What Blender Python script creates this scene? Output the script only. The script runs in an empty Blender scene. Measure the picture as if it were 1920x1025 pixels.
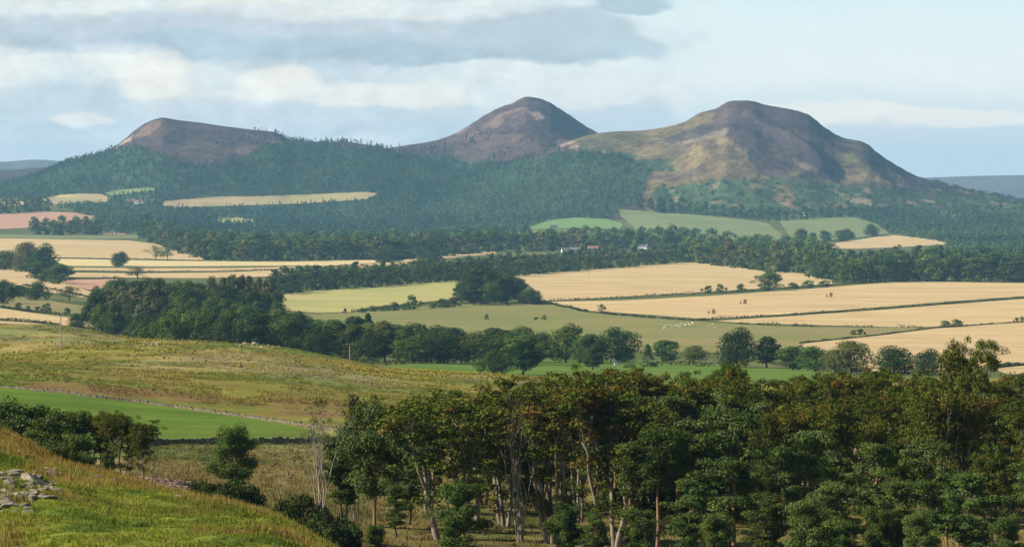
import bpy, math, random
import numpy as np
from mathutils import Vector, Matrix, geometry
random.seed(7); RNG = np.random.default_rng(7)
scene = bpy.context.scene
COL = scene.collection
R = math.radians
FP, CX, HY = 6800.0, 960.0, 345.0          # focal length, centre column and horizon row in photograph pixels

# ------------------------------------------------------------------ camera
cam = bpy.data.cameras.new('camera'); camo = bpy.data.objects.new('camera', cam); COL.objects.link(camo)
cam.sensor_width = 36; cam.lens = 36 * FP / 1920
camo.location = (0, 0, 0); camo.rotation_euler = (R(90), 0, 0)
cam.shift_y = -(512.5 - HY) / 1920
cam.clip_start = 1; cam.clip_end = 80000
scene.camera = camo

# ------------------------------------------------------------------ noise (vectorised)
def _hash(ix, iy, s):
    h = (ix.astype(np.int64) * 374761393 + iy.astype(np.int64) * 668265263 + s * 974711) & 0xffffffff
    h = ((h ^ (h >> 13)) * 1274126177) & 0xffffffff
    h = ((h ^ (h >> 16)) * 2246822519) & 0xffffffff
    return ((h ^ (h >> 15)) & 0xffffff) / float(0xffffff)
def vnoise(x, y, s=0):
    x = np.asarray(x, float); y = np.asarray(y, float)
    ix = np.floor(x); iy = np.floor(y); fx = x - ix; fy = y - iy
    fx = fx * fx * fx * (fx * (fx * 6 - 15) + 10); fy = fy * fy * fy * (fy * (fy * 6 - 15) + 10)
    a = _hash(ix, iy, s); b = _hash(ix + 1, iy, s); c = _hash(ix, iy + 1, s); d = _hash(ix + 1, iy + 1, s)
    return (a + (b - a) * fx + (c - a) * fy + (a - b - c + d) * fx * fy) * 2 - 1
def fbm(x, y, o=4, s=0):
    r = 0; a = 1; t = 0
    for k in range(o):
        r = r + a * vnoise(x * 2 ** k + 17.3 * k, y * 2 ** k - 9.1 * k, s + k); t += a; a *= .5
    return r / t
def sstep(a, b, x):
    t = np.clip((x - a) / (b - a), 0, 1); return t * t * (3 - 2 * t)

# ------------------------------------------------------------------ terrain height
def pchip(xk, yk, x):
    xk = np.asarray(xk, float); yk = np.asarray(yk, float)
    h = np.diff(xk); d = np.diff(yk) / h; m = np.zeros_like(yk)
    for i in range(1, len(xk) - 1):
        if d[i - 1] * d[i] > 0:
            w1 = 2 * h[i] + h[i - 1]; w2 = h[i] + 2 * h[i - 1]
            m[i] = (w1 + w2) / (w1 / d[i - 1] + w2 / d[i])
    m[0] = d[0]; m[-1] = d[-1]
    x = np.clip(x, xk[0], xk[-1]); i = np.clip(np.searchsorted(xk, x) - 1, 0, len(h) - 1)
    t = (x - xk[i]) / h[i]
    return ((2*t**3-3*t*t+1)*yk[i] + (t**3-2*t*t+t)*h[i]*m[i] + (-2*t**3+3*t*t)*yk[i+1] + (t**3-t*t)*h[i]*m[i+1])
YN = [60, 100, 130, 150, 170, 200, 230, 260, 300, 350, 400, 450, 500, 560, 700, 900, 1050, 1200, 1400, 1600]
NEAR = {   # column in photograph pixels : drop below the eye at each distance of YN
 -700: [8, 8.5, 9, 9.4, 9.8, 11, 13, 16, 20, 24, 27, 28, 28.5, 28.6, 32, 36, 37, 45, 60, 70],
 0:    [10, 10.6, 11.0, 11.35, 11.75, 15, 19.5, 23.5, 27.5, 30, 31.3, 31.9, 31.6, 31.3, 35.0, 41.5, 41.2, 49, 62, 71],
 110:  [10, 10.4, 11.2, 12.0, 13.05, 16.4, 20.2, 23, 26.5, 29.2, 30.9, 31.9, 32, 31.7, 35.4, 41.6, 41.6, 50, 63, 72],
 250:  [10, 10.2, 11.8, 12.7, 14.1, 17.5, 20.5, 22.4, 24.6, 28, 30.3, 32.2, 32.9, 32.8, 36.2, 41.5, 44.8, 54, 66, 73.5],
 480:  [10, 10.3, 12.0, 13.6, 15.8, 19.6, 22.5, 24.2, 26.2, 29.3, 31.3, 32.4, 33.2, 34.5, 38, 43, 46.2, 57, 68, 75],
 620:  [10, 10.9, 13.1, 15.3, 17.6, 21.3, 24, 26, 28, 30.3, 31.7, 32.5, 33.4, 35.1, 39, 45.5, 50.2, 60, 69.3, 75.7],
 720:  [10, 11.5, 14.5, 17, 19.5, 23, 25.5, 27.3, 29, 30.8, 32, 32.6, 33.6, 35.5, 40, 47.5, 53, 62, 69.5, 76],
 960:  [10, 12, 15.5, 18.2, 21, 24, 26.5, 28, 29.6, 31, 32.2, 33, 34.5, 36.8, 42, 50, 55.7, 64, 70.8, 77],
 1300: [10, 12.5, 16.5, 19.5, 22, 25, 27, 28.5, 30, 31.3, 32.5, 34, 36.5, 39.5, 46, 54, 59.5, 64.5, 71.5, 77.5],
 1700: [10, 12.5, 16.5, 19.5, 22, 25, 27, 28.5, 30, 31.3, 32.5, 34, 36.5, 39.5, 46, 54, 59.5, 64.5, 71.5, 77.5],
 2600: [10, 12, 15, 17, 19, 22, 25, 27, 29, 31, 33, 35, 37.5, 41, 48, 56, 61, 66, 72, 78]}
YF = [1850, 2100, 2400, 2700, 3000, 3500, 4200, 5000, 5500, 6000, 6500, 7000, 7500, 8000, 8400, 9200, 10500, 13000, 40000]
FL = [78.5, 82, 84.8, 86.5, 87.5, 89, 90.5, 89, 82, 75, 62, 50, 38, 28, 25, 40, 80, 95, 95]
FM = [83, 86.5, 89, 90, 90.5, 91.5, 92.5, 94, 95, 95.5, 92, 85, 76, 66, 60, 70, 90, 95, 95]
FR = [83, 86.5, 89, 90, 90.5, 91.5, 92.5, 94, 94.5, 91, 80, 66, 52, 42, 40, 58, 88, 95, 95]
FAR = {-700: FL, 0: FL, 110: FL, 250: [(2*a+b)/3 for a, b in zip(FL, FM)], 480: [(a+4*b)/5 for a, b in zip(FL, FM)], 620: FM, 720: FM, 960: FM, 1300: FR, 1700: FR, 2600: FR}
LY = np.linspace(math.log(50), math.log(40000), 1500)
_c = sorted(NEAR); _tab = np.array([pchip(np.log(YN + YF), NEAR[c] + FAR[c], LY) for c in _c])
UPX = np.linspace(-700, 2600, 661)
TAB = np.array([pchip(_c, _tab[:, k], UPX) for k in range(len(LY))]).T
HILLS = [   # crest rows by column, distance of the crest line, half width towards the camera
 ([(-700,355),(-200,352),(20,345),(40,340),(110,314),(130,303),(165,294),(200,285),(225,268),(262,238),(285,226),(305,221),(330,225),(380,231),(420,237),(470,243),(515,248),(545,262),(600,266),(660,268),(705,277),(760,292),(900,330),(1100,380),(2600,400)], 8800, 1900),
 ([(-700,400),(400,345),(560,305),(650,288),(720,280),(760,273),(810,265),(850,252),(880,235),(910,216),(945,199),(962,194),(975,186),(988,182),(1005,184),(1025,190),(1050,205),(1075,221),(1100,238),(1122,250),(1180,300),(1250,350),(1400,390),(2600,400)], 9600, 2500),
 ([(-700,400),(700,390),(900,330),(1000,295),(1060,268),(1105,253),(1150,247),(1200,245),(1250,238),(1285,228),(1310,213),(1345,203),(1365,191),(1380,189),(1400,189),(1440,198),(1490,207),(1515,215),(1545,238),(1580,258),(1620,267),(1650,290),(1690,315),(1715,328),(1760,342),(1830,360),(1880,368),(1920,377),(2000,395),(2600,430)], 8300, 1750),
 ([(-700,330),(-200,322),(0,319),(60,316),(110,311),(200,309),(400,340),(700,390),(2600,420)], 10800, 1500),
 ([(-700,306),(0,304),(70,300),(130,305),(250,318),(400,332),(700,342),(1500,342),(1640,337),(1755,333),(1850,330),(1920,329),(2200,334),(2600,338)], 20500, 4200),
]
_hs = [(pchip([a for a, b in s], [b for a, b in s], np.linspace(-700, 2600, 1651)), yc, w) for s, yc, w in HILLS]
def drop0(x, y):
    yy = np.maximum(y, 50.0); px = np.clip(CX + x / yy * FP, -700, 2600)
    fu = (px + 700) / 3300 * 660; iu = np.minimum(fu.astype(int), 659); tu = fu - iu
    fy = (np.log(np.clip(yy, 50, 40000)) - LY[0]) / (LY[1] - LY[0]); iy = np.minimum(fy.astype(int), len(LY) - 2); ty = fy - iy
    return (TAB[iu, iy]*(1-tu)*(1-ty) + TAB[iu+1, iy]*tu*(1-ty) + TAB[iu, iy+1]*(1-tu)*ty + TAB[iu+1, iy+1]*tu*ty)
def hill_part(x, y):
    """height of the hills above the plain and which hill it is"""
    x = np.asarray(x, float); y = np.asarray(y, float)
    base = -drop0(x, y); best = np.zeros_like(base); p = 7.0; acc = np.zeros_like(base)
    far = y > 5500
    if not far.any(): return base, best
    gl = fbm(x / 260, y / 420, 4, 31); gl3 = fbm(x / 85, y / 200, 3, 33); gl2 = 1 - np.abs(vnoise(x / 150 + 1.5 * vnoise(x / 400, y / 400, 5), y / 700, 77))
    for rows, yc, w in _hs:
        pc = np.clip(CX + x / np.maximum(y, 1) * FP, -700, 2600); r = rows[np.clip(np.round((pc + 700) / 2).astype(int), 0, 1650)]
        zc = (HY - r) / FP * yc
        t = np.abs(y - yc) / np.where(y < yc, w, w * 1.2); t = np.clip(t, 0, 1)
        f = (0.5 + 0.5 * np.cos(np.pi * t)) ** 1.15
        h = np.maximum((zc + 97) * f, 0)
        k = f * (1 - f) * 4 * np.clip((h) / 150, 0, 1)
        h = h + k * (gl * 17 + (gl2 - .6) * 24 + gl3 * 7)
        h = np.maximum(h - np.maximum(base + 97, 0) * 1.0, 0) if yc < 20000 else np.maximum(h, 0)
        acc = acc + np.maximum(h, 0) ** p
    return base, acc ** (1 / p)
def height(x, y):
    x = np.asarray(x, float); y = np.asarray(y, float)
    base, hp = hill_part(x, y)
    z = base + hp
    wv = sstep(1300, 2000, y) * (1 - sstep(6500, 7500, y))
    z = z + wv * 1.3 * fbm(x / 420, y / 520, 2, 3)
    wn = 1 - sstep(190, 300, y)
    z = z + wn * (.28 * fbm(x / 4.5, y / 5.5, 3, 11) + .10 * vnoise(x / .9, y / 1.1, 15))
    wm = sstep(565, 640, y) * (1 - sstep(1000, 1250, y))
    z = z + wm * (.75 * fbm(x / 26, y / 60, 2, 21) + .28 * fbm(x / 7, y / 12, 2, 23))
    ww = sstep(260, 330, y) * (1 - sstep(420, 520, y))
    z = z + ww * .25 * fbm(x / 9, y / 12, 2, 25)
    return z
def project(x, y, z): return CX + x / y * FP, HY - z / y * FP

# ------------------------------------------------------------------ mesh helpers
def mesh_np(name, V, polys, mats=(), mat_idx=None, smooth=False):
    """V (n,3); polys: list of int arrays (m,k)"""
    me = bpy.data.meshes.new(name); V = np.asarray(V, np.float32)
    me.vertices.add(len(V)); me.vertices.foreach_set('co', V.ravel())
    polys = [np.asarray(p, np.int32) for p in polys if len(p)]
    nl = sum(p.size for p in polys); npol = sum(len(p) for p in polys)
    me.loops.add(nl); me.polygons.add(npol)
    me.loops.foreach_set('vertex_index', np.concatenate([p.ravel() for p in polys]))
    tot = np.concatenate([np.full(len(p), p.shape[1], np.int32) for p in polys])
    st = np.concatenate([[0], np.cumsum(tot)[:-1]]).astype(np.int32)
    me.polygons.foreach_set('loop_start', st)
    try: me.polygons.foreach_set('loop_total', tot)
    except Exception: pass
    for m in mats: me.materials.append(m)
    if mat_idx is not None: me.polygons.foreach_set('material_index', np.asarray(mat_idx, np.int32))
    me.polygons.foreach_set('use_smooth', np.full(npol, smooth))
    me.update(calc_edges=True); me.validate()
    return me
def vcol(me, C, name='albedo', dom='POINT'):
    a = me.color_attributes.new(name, 'FLOAT_COLOR', dom)
    a.data.foreach_set('color', np.concatenate([C, np.ones((len(C), 1))], 1).astype(np.float32).ravel())
def link(name, data, parent=None):
    o = bpy.data.objects.new(name, data); COL.objects.link(o)
    if parent: o.parent = parent
    return o
def tag(o, label=None, cat=None, group=None, kind=None):
    if label: o['label'] = label
    if cat: o['category'] = cat
    if group: o['group'] = group
    if kind: o['kind'] = kind
    return o

# ------------------------------------------------------------------ materials
class NT:
    def __init__(s, nt): s.nt = nt; s.n = nt.nodes; s.l = nt.links
    def new(s, t, **kw):
        n = s.n.new(t)
        for k, v in kw.items():
            if k.startswith('_'): setattr(n, k[1:], v)
            else:
                k2 = int(k[1:]) if k[0] == 'i' and k[1:].isdigit() else k
                if hasattr(v, 'is_output'): s.l.new(v, n.inputs[k2])
                else: n.inputs[k2].default_value = v
        return n
    def math(s, op, a, b=0.0, c=0.0, clamp=False): return s.new('ShaderNodeMath', _operation=op, _use_clamp=clamp, i0=a, i1=b, i2=c).outputs[0]
    def mix(s, f, a, b, mode='MIX'):
        n = s.n.new('ShaderNodeMix'); n.data_type = 'RGBA'; n.blend_type = mode
        for k, v in ((0, f), (6, a), (7, b)):
            if hasattr(v, 'is_output'): s.l.new(v, n.inputs[k])
            else: n.inputs[k].default_value = v if k == 0 else (*v[:3], 1)
        return n.outputs[2]
    def ramp(s, f, stops):
        n = s.n.new('ShaderNodeValToRGB'); s.l.new(f, n.inputs[0]); e = n.color_ramp.elements
        while len(e) < len(stops): e.new(.5)
        for k, (p, c) in enumerate(stops): e[k].position = p; e[k].color = (c, c, c, 1) if not isinstance(c, tuple) else (*c, 1)
        return n.outputs[0]
    def noise(s, vec, scale, detail=3, rough=.55, dist=0):
        return s.new('ShaderNodeTexNoise', Vector=vec, Scale=scale, Detail=detail, Roughness=rough, Distortion=dist).outputs[0]
def new_mat(name):
    m = bpy.data.materials.new(name); m.use_nodes = True; t = NT(m.node_tree); t.n.clear()
    out = t.new('ShaderNodeOutputMaterial'); return m, t, out
def bsdf(t, out, col, rough=.9, bump=None, bstr=.3, bdist=.1, spec=.15, metallic=0.0):
    b = t.new('ShaderNodeBsdfPrincipled'); b.inputs['Roughness'].default_value = rough
    b.inputs['Specular IOR Level'].default_value = spec; b.inputs['Metallic'].default_value = metallic
    if hasattr(col, 'is_output'): t.l.new(col, b.inputs['Base Color'])
    else: b.inputs['Base Color'].default_value = (*col, 1)
    if bump is not None:
        bn = t.new('ShaderNodeBump', Strength=bstr, Distance=bdist, Height=bump); t.l.new(bn.outputs[0], b.inputs['Normal'])
    t.l.new(b.outputs[0], out.inputs['Surface']); return b
def pos(t, sx=1, sy=1, sz=1, rz=0):
    g = t.new('ShaderNodeNewGeometry').outputs['Position']
    m = t.new('ShaderNodeMapping'); m.inputs['Rotation'].default_value = (0, 0, rz); m.inputs['Scale'].default_value = (sx, sy, sz)
    t.l.new(g, m.inputs[0]); return m.outputs[0]
def lin(r, g, b):
    f = lambda c: (c / 255 / 12.92) if c / 255 <= .04045 else ((c / 255 + .055) / 1.055) ** 2.4
    return (f(r), f(g), f(b))
def flat_mat(name, col, var=.25, scale=2.0, rough=.85, bump=0):
    m, t, out = new_mat(name); p = t.new('ShaderNodeTexCoord').outputs['Object']
    n = t.noise(p, scale, 4); k = t.ramp(n, [(.3, 1 - var), (.7, 1 + var)])
    bsdf(t, out, t.mix(1.0, col, k, 'MULTIPLY'), rough, n if bump else None, bump); return m

# ------------------------------------------------------------------ light, sky, air
SUN_AZ, SUN_EL = -100.0, 33.0     # degrees from the viewing direction (negative: left), elevation
def add_sky():
    w = bpy.data.worlds.new('World'); scene.world = w; w.use_nodes = True
    t = NT(w.node_tree); t.n.clear(); out = t.new('ShaderNodeOutputWorld')
    S = SKY
    sky = t.new('ShaderNodeTexSky'); sky.sky_type = 'NISHITA'; sky.sun_disc = False
    sky.sun_elevation = R(SUN_EL); sky.sun_rotation = R(SUN_AZ); sky.air_density = 1.0; sky.dust_density = .6; sky.altitude = 200
    d = t.new('ShaderNodeTexCoord').outputs['Generated']
    sp = t.new('ShaderNodeSeparateXYZ'); t.l.new(d, sp.inputs[0]); x, y, z = sp.outputs
    az = t.math('MULTIPLY', t.math('ARCTAN2', x, y), FP / 1000)          # thousand photograph pixels right of centre
    el = t.math('MULTIPLY', t.math('ARCSINE', z), FP / 1000)             # thousand photograph pixels above the horizon
    cv = t.new('ShaderNodeCombineXYZ'); t.l.new(az, cv.inputs[0]); t.l.new(el, cv.inputs[1]); v = cv.outputs[0]
    mp = t.new('ShaderNodeMapping'); mp.inputs['Scale'].default_value = (1, 2.2, 1); t.l.new(v, mp.inputs[0]); vs = mp.outputs[0]
    wn = t.new('ShaderNodeTexNoise', Vector=vs, Scale=5.0, Detail=6, Roughness=.6).outputs[1]
    wsep = t.new('ShaderNodeSeparateXYZ'); t.l.new(wn, wsep.inputs[0])
    az = t.math('ADD', az, t.math('MULTIPLY', t.math('SUBTRACT', wsep.outputs[0], .5), .16)); el = t.math('ADD', el, t.math('MULTIPLY', t.math('SUBTRACT', wsep.outputs[1], .5), .075))
    n1 = t.noise(vs, 3.2, 7, .55, .3); n2 = t.noise(vs, 9.0, 6, .6, .2); n3 = t.noise(vs, 1.3, 5, .5)
    nn = t.math('ADD', t.math('MULTIPLY', t.math('SUBTRACT', n1, .5), 2.2), t.math('MULTIPLY', t.math('SUBTRACT', n2, .5), 1.8))
    def c(r, g, b): return tuple(k / S * SKYGAIN for k in lin(r, g, b))
    low = t.ramp(t.math('MULTIPLY', el, 1.0), [(0, c(205, 218, 223)), (.10, c(208, 221, 225)), (.20, c(232, 238, 234)), (.36, c(214, 233, 236)), (1, c(160, 200, 222))])
    # general broken cloud: lit and shaded body on the left, clear on the right
    leftness = t.math('MULTIPLY', t.new('ShaderNodeMapRange', i0=az, i1=.45, i2=-.25, i3=0.0, i4=1.0).outputs[0], 1.0, clamp=True)
    body = t.ramp(t.math('ADD', n1, t.math('MULTIPLY', t.math('SUBTRACT', n2, .5), .45)), [(.36, c(192, 206, 214)), (.50, c(212, 221, 222)), (.62, c(238, 237, 228))])
    col = t.mix(t.math('MULTIPLY', leftness, .72), low, body)
    def blob(px, row, rx, ry_up, ry_dn, colour, amt=1.0, soft=.55, rag=.55):
        nonlocal col
        cx, cy = (px - 960) / 1000, (345 - row) / 1000
        dx = t.math('DIVIDE', t.math('SUBTRACT', az, cx), rx / 1000); dz = t.math('SUBTRACT', el, cy)
        up = t.math('DIVIDE', t.math('MAXIMUM', dz, 0), ry_up / 1000); dn = t.math('DIVIDE', t.math('MINIMUM', dz, 0), ry_dn / 1000)
        r2 = t.math('ADD', t.math('MULTIPLY', dx, dx), t.math('ADD', t.math('MULTIPLY', up, up), t.math('MULTIPLY', dn, dn)))
        q = t.math('ADD', r2, t.math('MULTIPLY', nn, rag))
        m = t.new('ShaderNodeMapRange', i0=q, i1=1.0 + soft, i2=1.0 - soft, i3=0.0, i4=amt); m.interpolation_type = 'SMOOTHSTEP'
        col = t.mix(m.outputs[0], col, colour)
    for b in CLOUDS: blob(b[0], b[1], b[2], b[3], b[4], c(*b[5]), *b[6:])
    mp2 = t.new('ShaderNodeMapping'); mp2.inputs['Scale'].default_value = (1, 1.5, 1); t.l.new(v, mp2.inputs[0])
    d1 = t.noise(mp2.outputs[0], 8.5, 10, .60, .9); d2 = t.noise(mp2.outputs[0], 24.0, 8, .6, .6)
    det = t.math('ADD', t.math('MULTIPLY', t.math('SUBTRACT', d1, .5), .62), t.math('MULTIPLY', t.math('SUBTRACT', d2, .5), .30))
    amt = t.math('ADD', t.math('MULTIPLY', leftness, .8), .12)
    col = t.mix(1.0, col, t.math('ADD', t.math('MULTIPLY', det, amt), 1.0), 'MULTIPLY')
    # clouds belong to the low sky; above it the open sky with thin cloud
    fade = t.ramp(el, [(.5, 0.0), (1.0, 1.0)])
    hi = t.mix(t.math('MULTIPLY', t.ramp(n3, [(.45, 0.0), (.7, 1.0)]), .06), sky.outputs[0], c(215, 220, 222))
    fr = t.ramp(t.math('ABSOLUTE', az), [(0.0, 0.0), (.999, 0.0), (1.0, 0.0)])
    col = t.mix(fade, col, hi)
    bg = t.new('ShaderNodeBackground', Strength=S); t.l.new(col, bg.inputs[0]); t.l.new(bg.outputs[0], out.inputs[0])
    try: w.cycles.sampling_method = 'MANUAL'; w.cycles.sample_map_resolution = 512
    except Exception: pass
SKY = 0.05; SKYGAIN = .65
CLOUDS = [ # column, row, half width, up, down, colour, amount, softness, raggedness
 (60, 18, 260, 60, 30, (226, 230, 226), .7, .7, .8),
 (455, 15, 130, 40, 22, (242, 240, 230), .8, .7, .7),
 (110, 62, 330, 40, 26, (181, 197, 207), .75, .6, .9),
 (640, 70, 560, 62, 50, (192, 203, 210), .85, .5, .9),
 (560, 84, 480, 22, 22, (176, 196, 208), .75, .7, .7),
 (900, 100, 285, 26, 20, (172, 189, 199), .85, .55, 1.0),
 (990, 60, 200, 42, 40, (186, 200, 207), .85, .55, 1.0),
 (720, 22, 260, 22, 14, (230, 233, 229), .7, .8, .8),
 (1185, 10, 85, 26, 16, (176, 196, 205), .95, .4, .4),
 (1195, 82, 60, 24, 18, (186, 205, 213), .85, .6, .6),
 (285, 152, 70, 50, 40, (250, 246, 232), .95, .7, .5),
 (515, 160, 62, 36, 30, (246, 242, 230), .9, .7, .6),
 (150, 226, 60, 14, 9, (240, 236, 228), .9, .5, .5),
 (400, 190, 120, 20, 12, (238, 237, 228), .6, .7, .7),
 (720, 185, 180, 32, 20, (244, 241, 230), .85, .6, .7),
 (190, 200, 300, 18, 14, (203, 214, 219), .6, .8, .8),
 (600, 232, 330, 26, 22, (205, 215, 219), .8, .6, .6),
 (1120, 195, 175, 52, 70, (230, 233, 229), .95, .2, .7),
 (1130, 230, 150, 34, 50, (203, 215, 220), .9, .4, .8),
 (1212, 208, 44, 30, 34, (200, 213, 219), .6, .7, .5),
 (1700, 222, 260, 20, 22, (245, 240, 229), .95, .4, .4),
 (1560, 208, 120, 16, 30, (246, 241, 230), .8, .6, .4),
 (1840, 288, 300, 38, 80, (214, 221, 223), .85, .5, .6),
 (1640, 256, 100, 24, 90, (214, 220, 222), .8, .55, .8),
 (1640, 310, 420, 40, 70, (214, 222, 224), .6, .6, .4),
 (150, 300, 420, 45, 70, (218, 224, 224), .8, .7, .5),
]
def add_sun(strength=4.0):
    l = bpy.data.lights.new('sun', 'SUN'); l.energy = strength; l.angle = R(.5); l.color = (1.0, .91, .77)
    o = link('sun', l); a, e = R(SUN_AZ), R(SUN_EL)
    to = Vector((math.sin(a) * math.cos(e), math.cos(a) * math.cos(e), math.sin(e)))
    o.rotation_euler = (-to).to_track_quat('-Z', 'Y').to_euler(); o.location = to * 300
def add_haze(density, colour):
    x, y0, y1, z0, z1 = 21000, -300, 27500, -125, 275
    V = [(-x,y0,z0),(x,y0,z0),(x,y1,z0),(-x,y1,z0),(-x,y0,z1),(x,y0,z1),(x,y1,z1),(-x,y1,z1)]
    me = mesh_np('haze', V, [[(0,3,2,1),(4,5,6,7),(0,1,5,4),(1,2,6,5),(2,3,7,6),(3,0,4,7)]])
    m = bpy.data.materials.new('haze_air'); m.use_nodes = True; t = NT(m.node_tree); t.n.clear(); out = t.new('ShaderNodeOutputMaterial')
    pv = t.new('ShaderNodeVolumePrincipled'); pv.inputs['Color'].default_value = (*colour, 1); pv.inputs['Density'].default_value = density; pv.inputs['Anisotropy'].default_value = 0.0
    t.l.new(pv.outputs[0], out.inputs['Volume']); me.materials.append(m)
    o = link('haze', me); tag(o, 'pale blue haze over the far hills', 'haze', kind='stuff')

# ------------------------------------------------------------------ ground, hills
def inpoly(px, py, P):
    r = np.zeros(px.shape, bool); n = len(P); j = n - 1
    for i in range(n):
        xi, yi = P[i]; xj, yj = P[j]
        c = ((yi > py) != (yj > py)) & (px < (xj - xi) * (py - yi) / ((yj - yi) + 1e-12) + xi)
        r ^= c; j = i
    return r
C = lambda *a: np.array(a, float)
UU = np.concatenate([np.linspace(-.75, -.165, 45)[:-1], np.linspace(-.165, .165, 620), np.linspace(.165, .75, 45)[1:]])
YY = np.concatenate([[3, 15, 30, 45], np.exp(np.arange(math.log(60), math.log(300), .0045)), np.exp(np.arange(math.log(300), math.log(7000), .0062)),
                     np.exp(np.arange(math.log(7000), math.log(11500), .0028)), np.exp(np.linspace(math.log(11500), math.log(26500), 90))])
GU, GY = np.meshgrid(UU, YY); GX = GU * GY
GZ = height(GX, GY)
def _grid(u, y):
    fi = np.interp(u, UU, np.arange(len(UU))); fj = np.interp(y, YY, np.arange(len(YY)))
    i = np.minimum(fi.astype(int), len(UU) - 2); j = np.minimum(fj.astype(int), len(YY) - 2); a = fi - i; b = fj - j
    return GZ[j, i]*(1-a)*(1-b) + GZ[j, i+1]*a*(1-b) + GZ[j+1, i]*(1-a)*b + GZ[j+1, i+1]*a*b
def gzs(x, y): x = np.asarray(x, float); y = np.asarray(y, float); return _grid(x / y, y)
def gz(x, y): return float(gzs(np.array([x]), np.array([y]))[0])
def at(px, Y): x = (px - CX) / FP * Y; return Vector((x, Y, gz(x, Y)))
def hit(px, row, ymin=70):
    u = (px - CX) / FP; s = (row - HY) / FP
    fi = float(np.interp(u, UU, np.arange(len(UU)))); i = min(int(fi), len(UU) - 2); a = fi - i
    d = -(GZ[:, i] * (1 - a) + GZ[:, i + 1] * a); g = s * YY - d
    ok = (g >= 0) & (YY >= ymin)
    if not ok.any(): y = YY[-1]
    else:
        k = int(np.argmax(ok)); y = YY[k]
        if YY[k-1] >= ymin and g[k-1] < 0: y = YY[k-1] + (YY[k] - YY[k-1]) * (-g[k-1]) / (g[k] - g[k-1])
    return Vector((u * y, y, gz(u * y, y)))
PX = CX + GU * FP; PR = HY - GZ / GY * FP
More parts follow.
